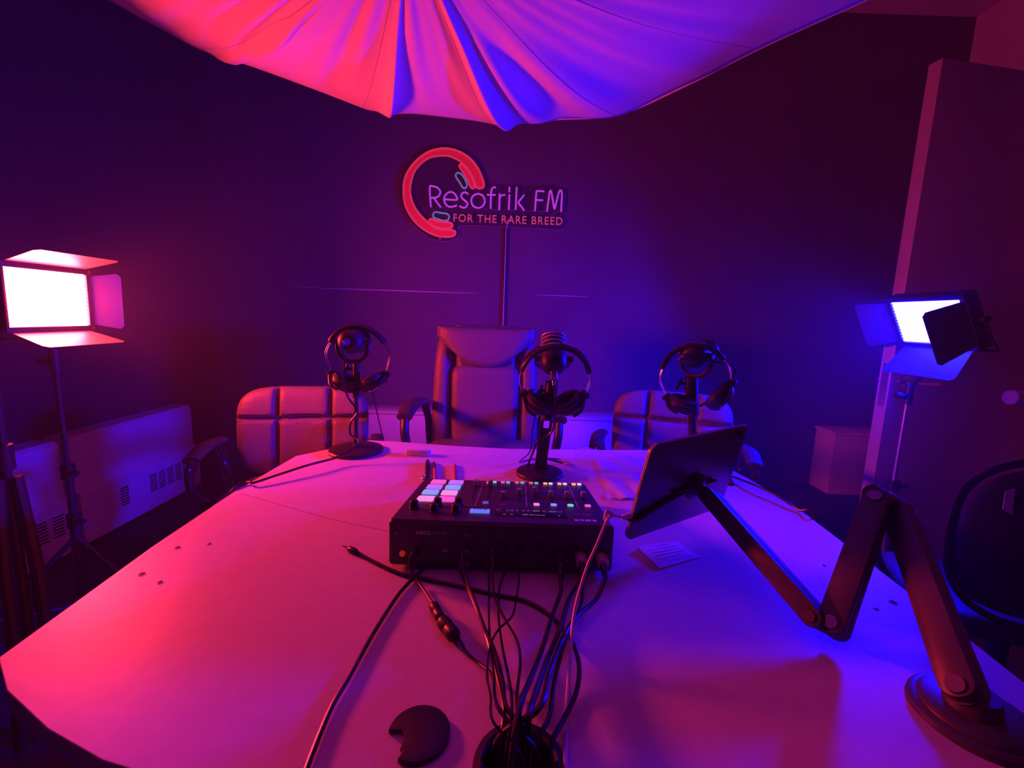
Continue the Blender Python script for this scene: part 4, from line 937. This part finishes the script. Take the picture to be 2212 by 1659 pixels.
def blob(pts, m, name, fill=None, r_=.006):
    L = spline([sg(*q_) for q_ in pts], 5, True); bm = NB(); tube(bm, L, r_, seg=8, smooth=False, closed=True); o_ = W(bm, name, m, sign)
    if fill:
        bm = NB(); prism(bm, [(v.x, v.z) for v in spline([sg(*q_, 3.07) for q_ in pts], 3, True)], -3.073, -3.069, rx(PI/2)); W(bm, name.replace('tube', 'panel'), fill, o_)
blob([(800, 365), (825, 340), (870, 360), (920, 430), (965, 510), (985, 580), (965, 615), (930, 600), (900, 530), (850, 440)], NEONR, 'ear_pad_tube', NEONRF)
blob([(760, 465), (785, 438), (825, 455), (865, 510), (888, 575), (870, 612), (835, 600), (805, 545), (775, 505)], NEONT, 'teal_tube')
blob([(503, 915), (530, 885), (600, 895), (660, 905), (685, 935), (670, 975), (620, 982), (545, 960), (510, 945)], NEONT, 'teal_tube')
blob([(455, 985), (480, 962), (560, 990), (680, 1000), (725, 1025), (715, 1060), (670, 1072), (590, 1068), (510, 1045), (465, 1015)], NEONR, 'ear_pad_tube', NEONRF)
LET = {'R': [[(480, 830), (468, 700), (468, 595), (500, 592), (550, 605), (585, 650), (570, 700), (530, 720), (478, 722)], [(510, 722), (545, 770), (592, 832)]],
 'e': [[(640, 740), (770, 745), (770, 710), (735, 665), (690, 658), (645, 690), (628, 740), (645, 795), (690, 825), (740, 820), (775, 808)]],
 's': [[(905, 680), (870, 662), (830, 675), (825, 715), (860, 750), (893, 785), (880, 825), (840, 835), (805, 815)]],
 'o': [[(1018, 675), (960, 700), (938, 755), (960, 815), (1018, 838), (1070, 815), (1092, 760), (1070, 700), (1018, 675)]],
 'f': [[(1220, 605), (1185, 608), (1165, 650), (1160, 750), (1158, 850)], [(1115, 688), (1215, 690)]],
 'r': [[(1260, 675), (1258, 770), (1255, 865)], [(1258, 740), (1275, 700), (1325, 688)]],
 'i': [[(1372, 600), (1370, 660)], [(1372, 685), (1368, 780), (1365, 860)]],
 'k': [[(1455, 600), (1448, 740), (1442, 860)], [(1540, 690), (1505, 735), (1475, 778), (1510, 825), (1540, 870)]],
 'F': [[(1770, 650), (1690, 645), (1678, 665), (1670, 770), (1662, 875)], [(1675, 748), (1755, 750)]],
 'M': [[(1798, 880), (1815, 760), (1830, 655), (1850, 660), (1880, 835), (1895, 820), (1935, 660), (1960, 640), (1970, 680), (1965, 780), (1960, 885)]]}
for ch, strokes in LET.items():
    bm = NB()
    for st in strokes: tube(bm, [sg(*q_) for q_ in st], .0062, seg=8, n=5)
    W(bm, 'white_tube_letter', NEONW, sign)
bm = NB()
for a, b in (((490, 840), (520, 890)), ((600, 832), (660, 828)), ((900, 835), (960, 830)), ((1050, 838), (1140, 855)), ((1180, 852), (1240, 860)), ((1380, 862), (1425, 862)), ((1560, 868), (1645, 872)), ((1690, 872), (1780, 876)), ((1935, 865), (1830, 940)), ((868, 615), (875, 660))):
    p_, q_ = sg(*a), sg(*b); tube(bm, [p_, (p_+q_)/2+Vector((0, .004, -.002)), q_], .0016, seg=5, n=3)
W(bm, 'link_wire', mat('link_wire', (.35, .3, .38), .4), sign)
bm = NB(); tagline = 'FOR THE RARE BREED'; t0, t1 = sg(735, 950), sg(1975, 990)
g_ = text_bm(tagline, .072, .003, .0004, 1.16)
xs = [v.co.x for v in g_.verts]; wd = max(xs)-min(xs); sc = (t1.x-t0.x)/wd; yh = [v.co.y for v in g_.verts]; shh = (sg(750, 905).z-sg(750, 995).z)/(max(yh)-min(yh))
an = math.atan2(t1.z-t0.z, t1.x-t0.x); cx = (min(xs)+max(xs))/2; cy = (min(yh)+max(yh))/2
g_.transform(tr(*((t0+t1)/2)) @ ry(-an) @ rx(PI/2) @ Matrix.Diagonal((sc, shh, 1, 1)) @ tr(-cx, -cy, 0))
def islands(bm):
    out, left_ = [], set(bm.verts)
    while left_:
        st, isl = [left_.pop()], set()
        while st:
            v = st.pop(); isl.add(v)
            for e in v.link_edges:
                o_ = e.other_vert(v)
                if o_ in left_: left_.discard(o_); st.append(o_)
        out.append(isl)
    return out
for isl in islands(g_):
    b2 = NB(); mp_ = {v: b2.verts.new(v.co) for v in isl}
    for f in {f for v in isl for f in v.link_faces}:
        try: b2.faces.new([mp_[v] for v in f.verts])
        except ValueError: pass
    W(b2, 'tagline_letter', NEONO, sign)
g_.free()
for X, Y in ((592, 140), (585, 1192), (1815, 608), (1790, 1055)):
    bm = NB(); c = sg(X, Y, 3.07); cyl(bm, c+Vector((0, .03, 0)), c-Vector((0, .012, 0)), .008, seg=14); W(bm, 'standoff_screw', CHROME, sign)
bm = NB(); tube(bm, [sg(1355, 970, 3.062), sg(1345, 1050, 3.07), sg(1332, 1120, 3.072), sg(1328, 1300, 3.074), Vector((xc, 3.075, 1.2)), Vector((xc, 3.075, .6))], .0035, seg=6, n=6)
tag(finish(bm, 'cable', WHITEC), 'pale power cord dropping from the neon sign down the cable channel', 'cable')
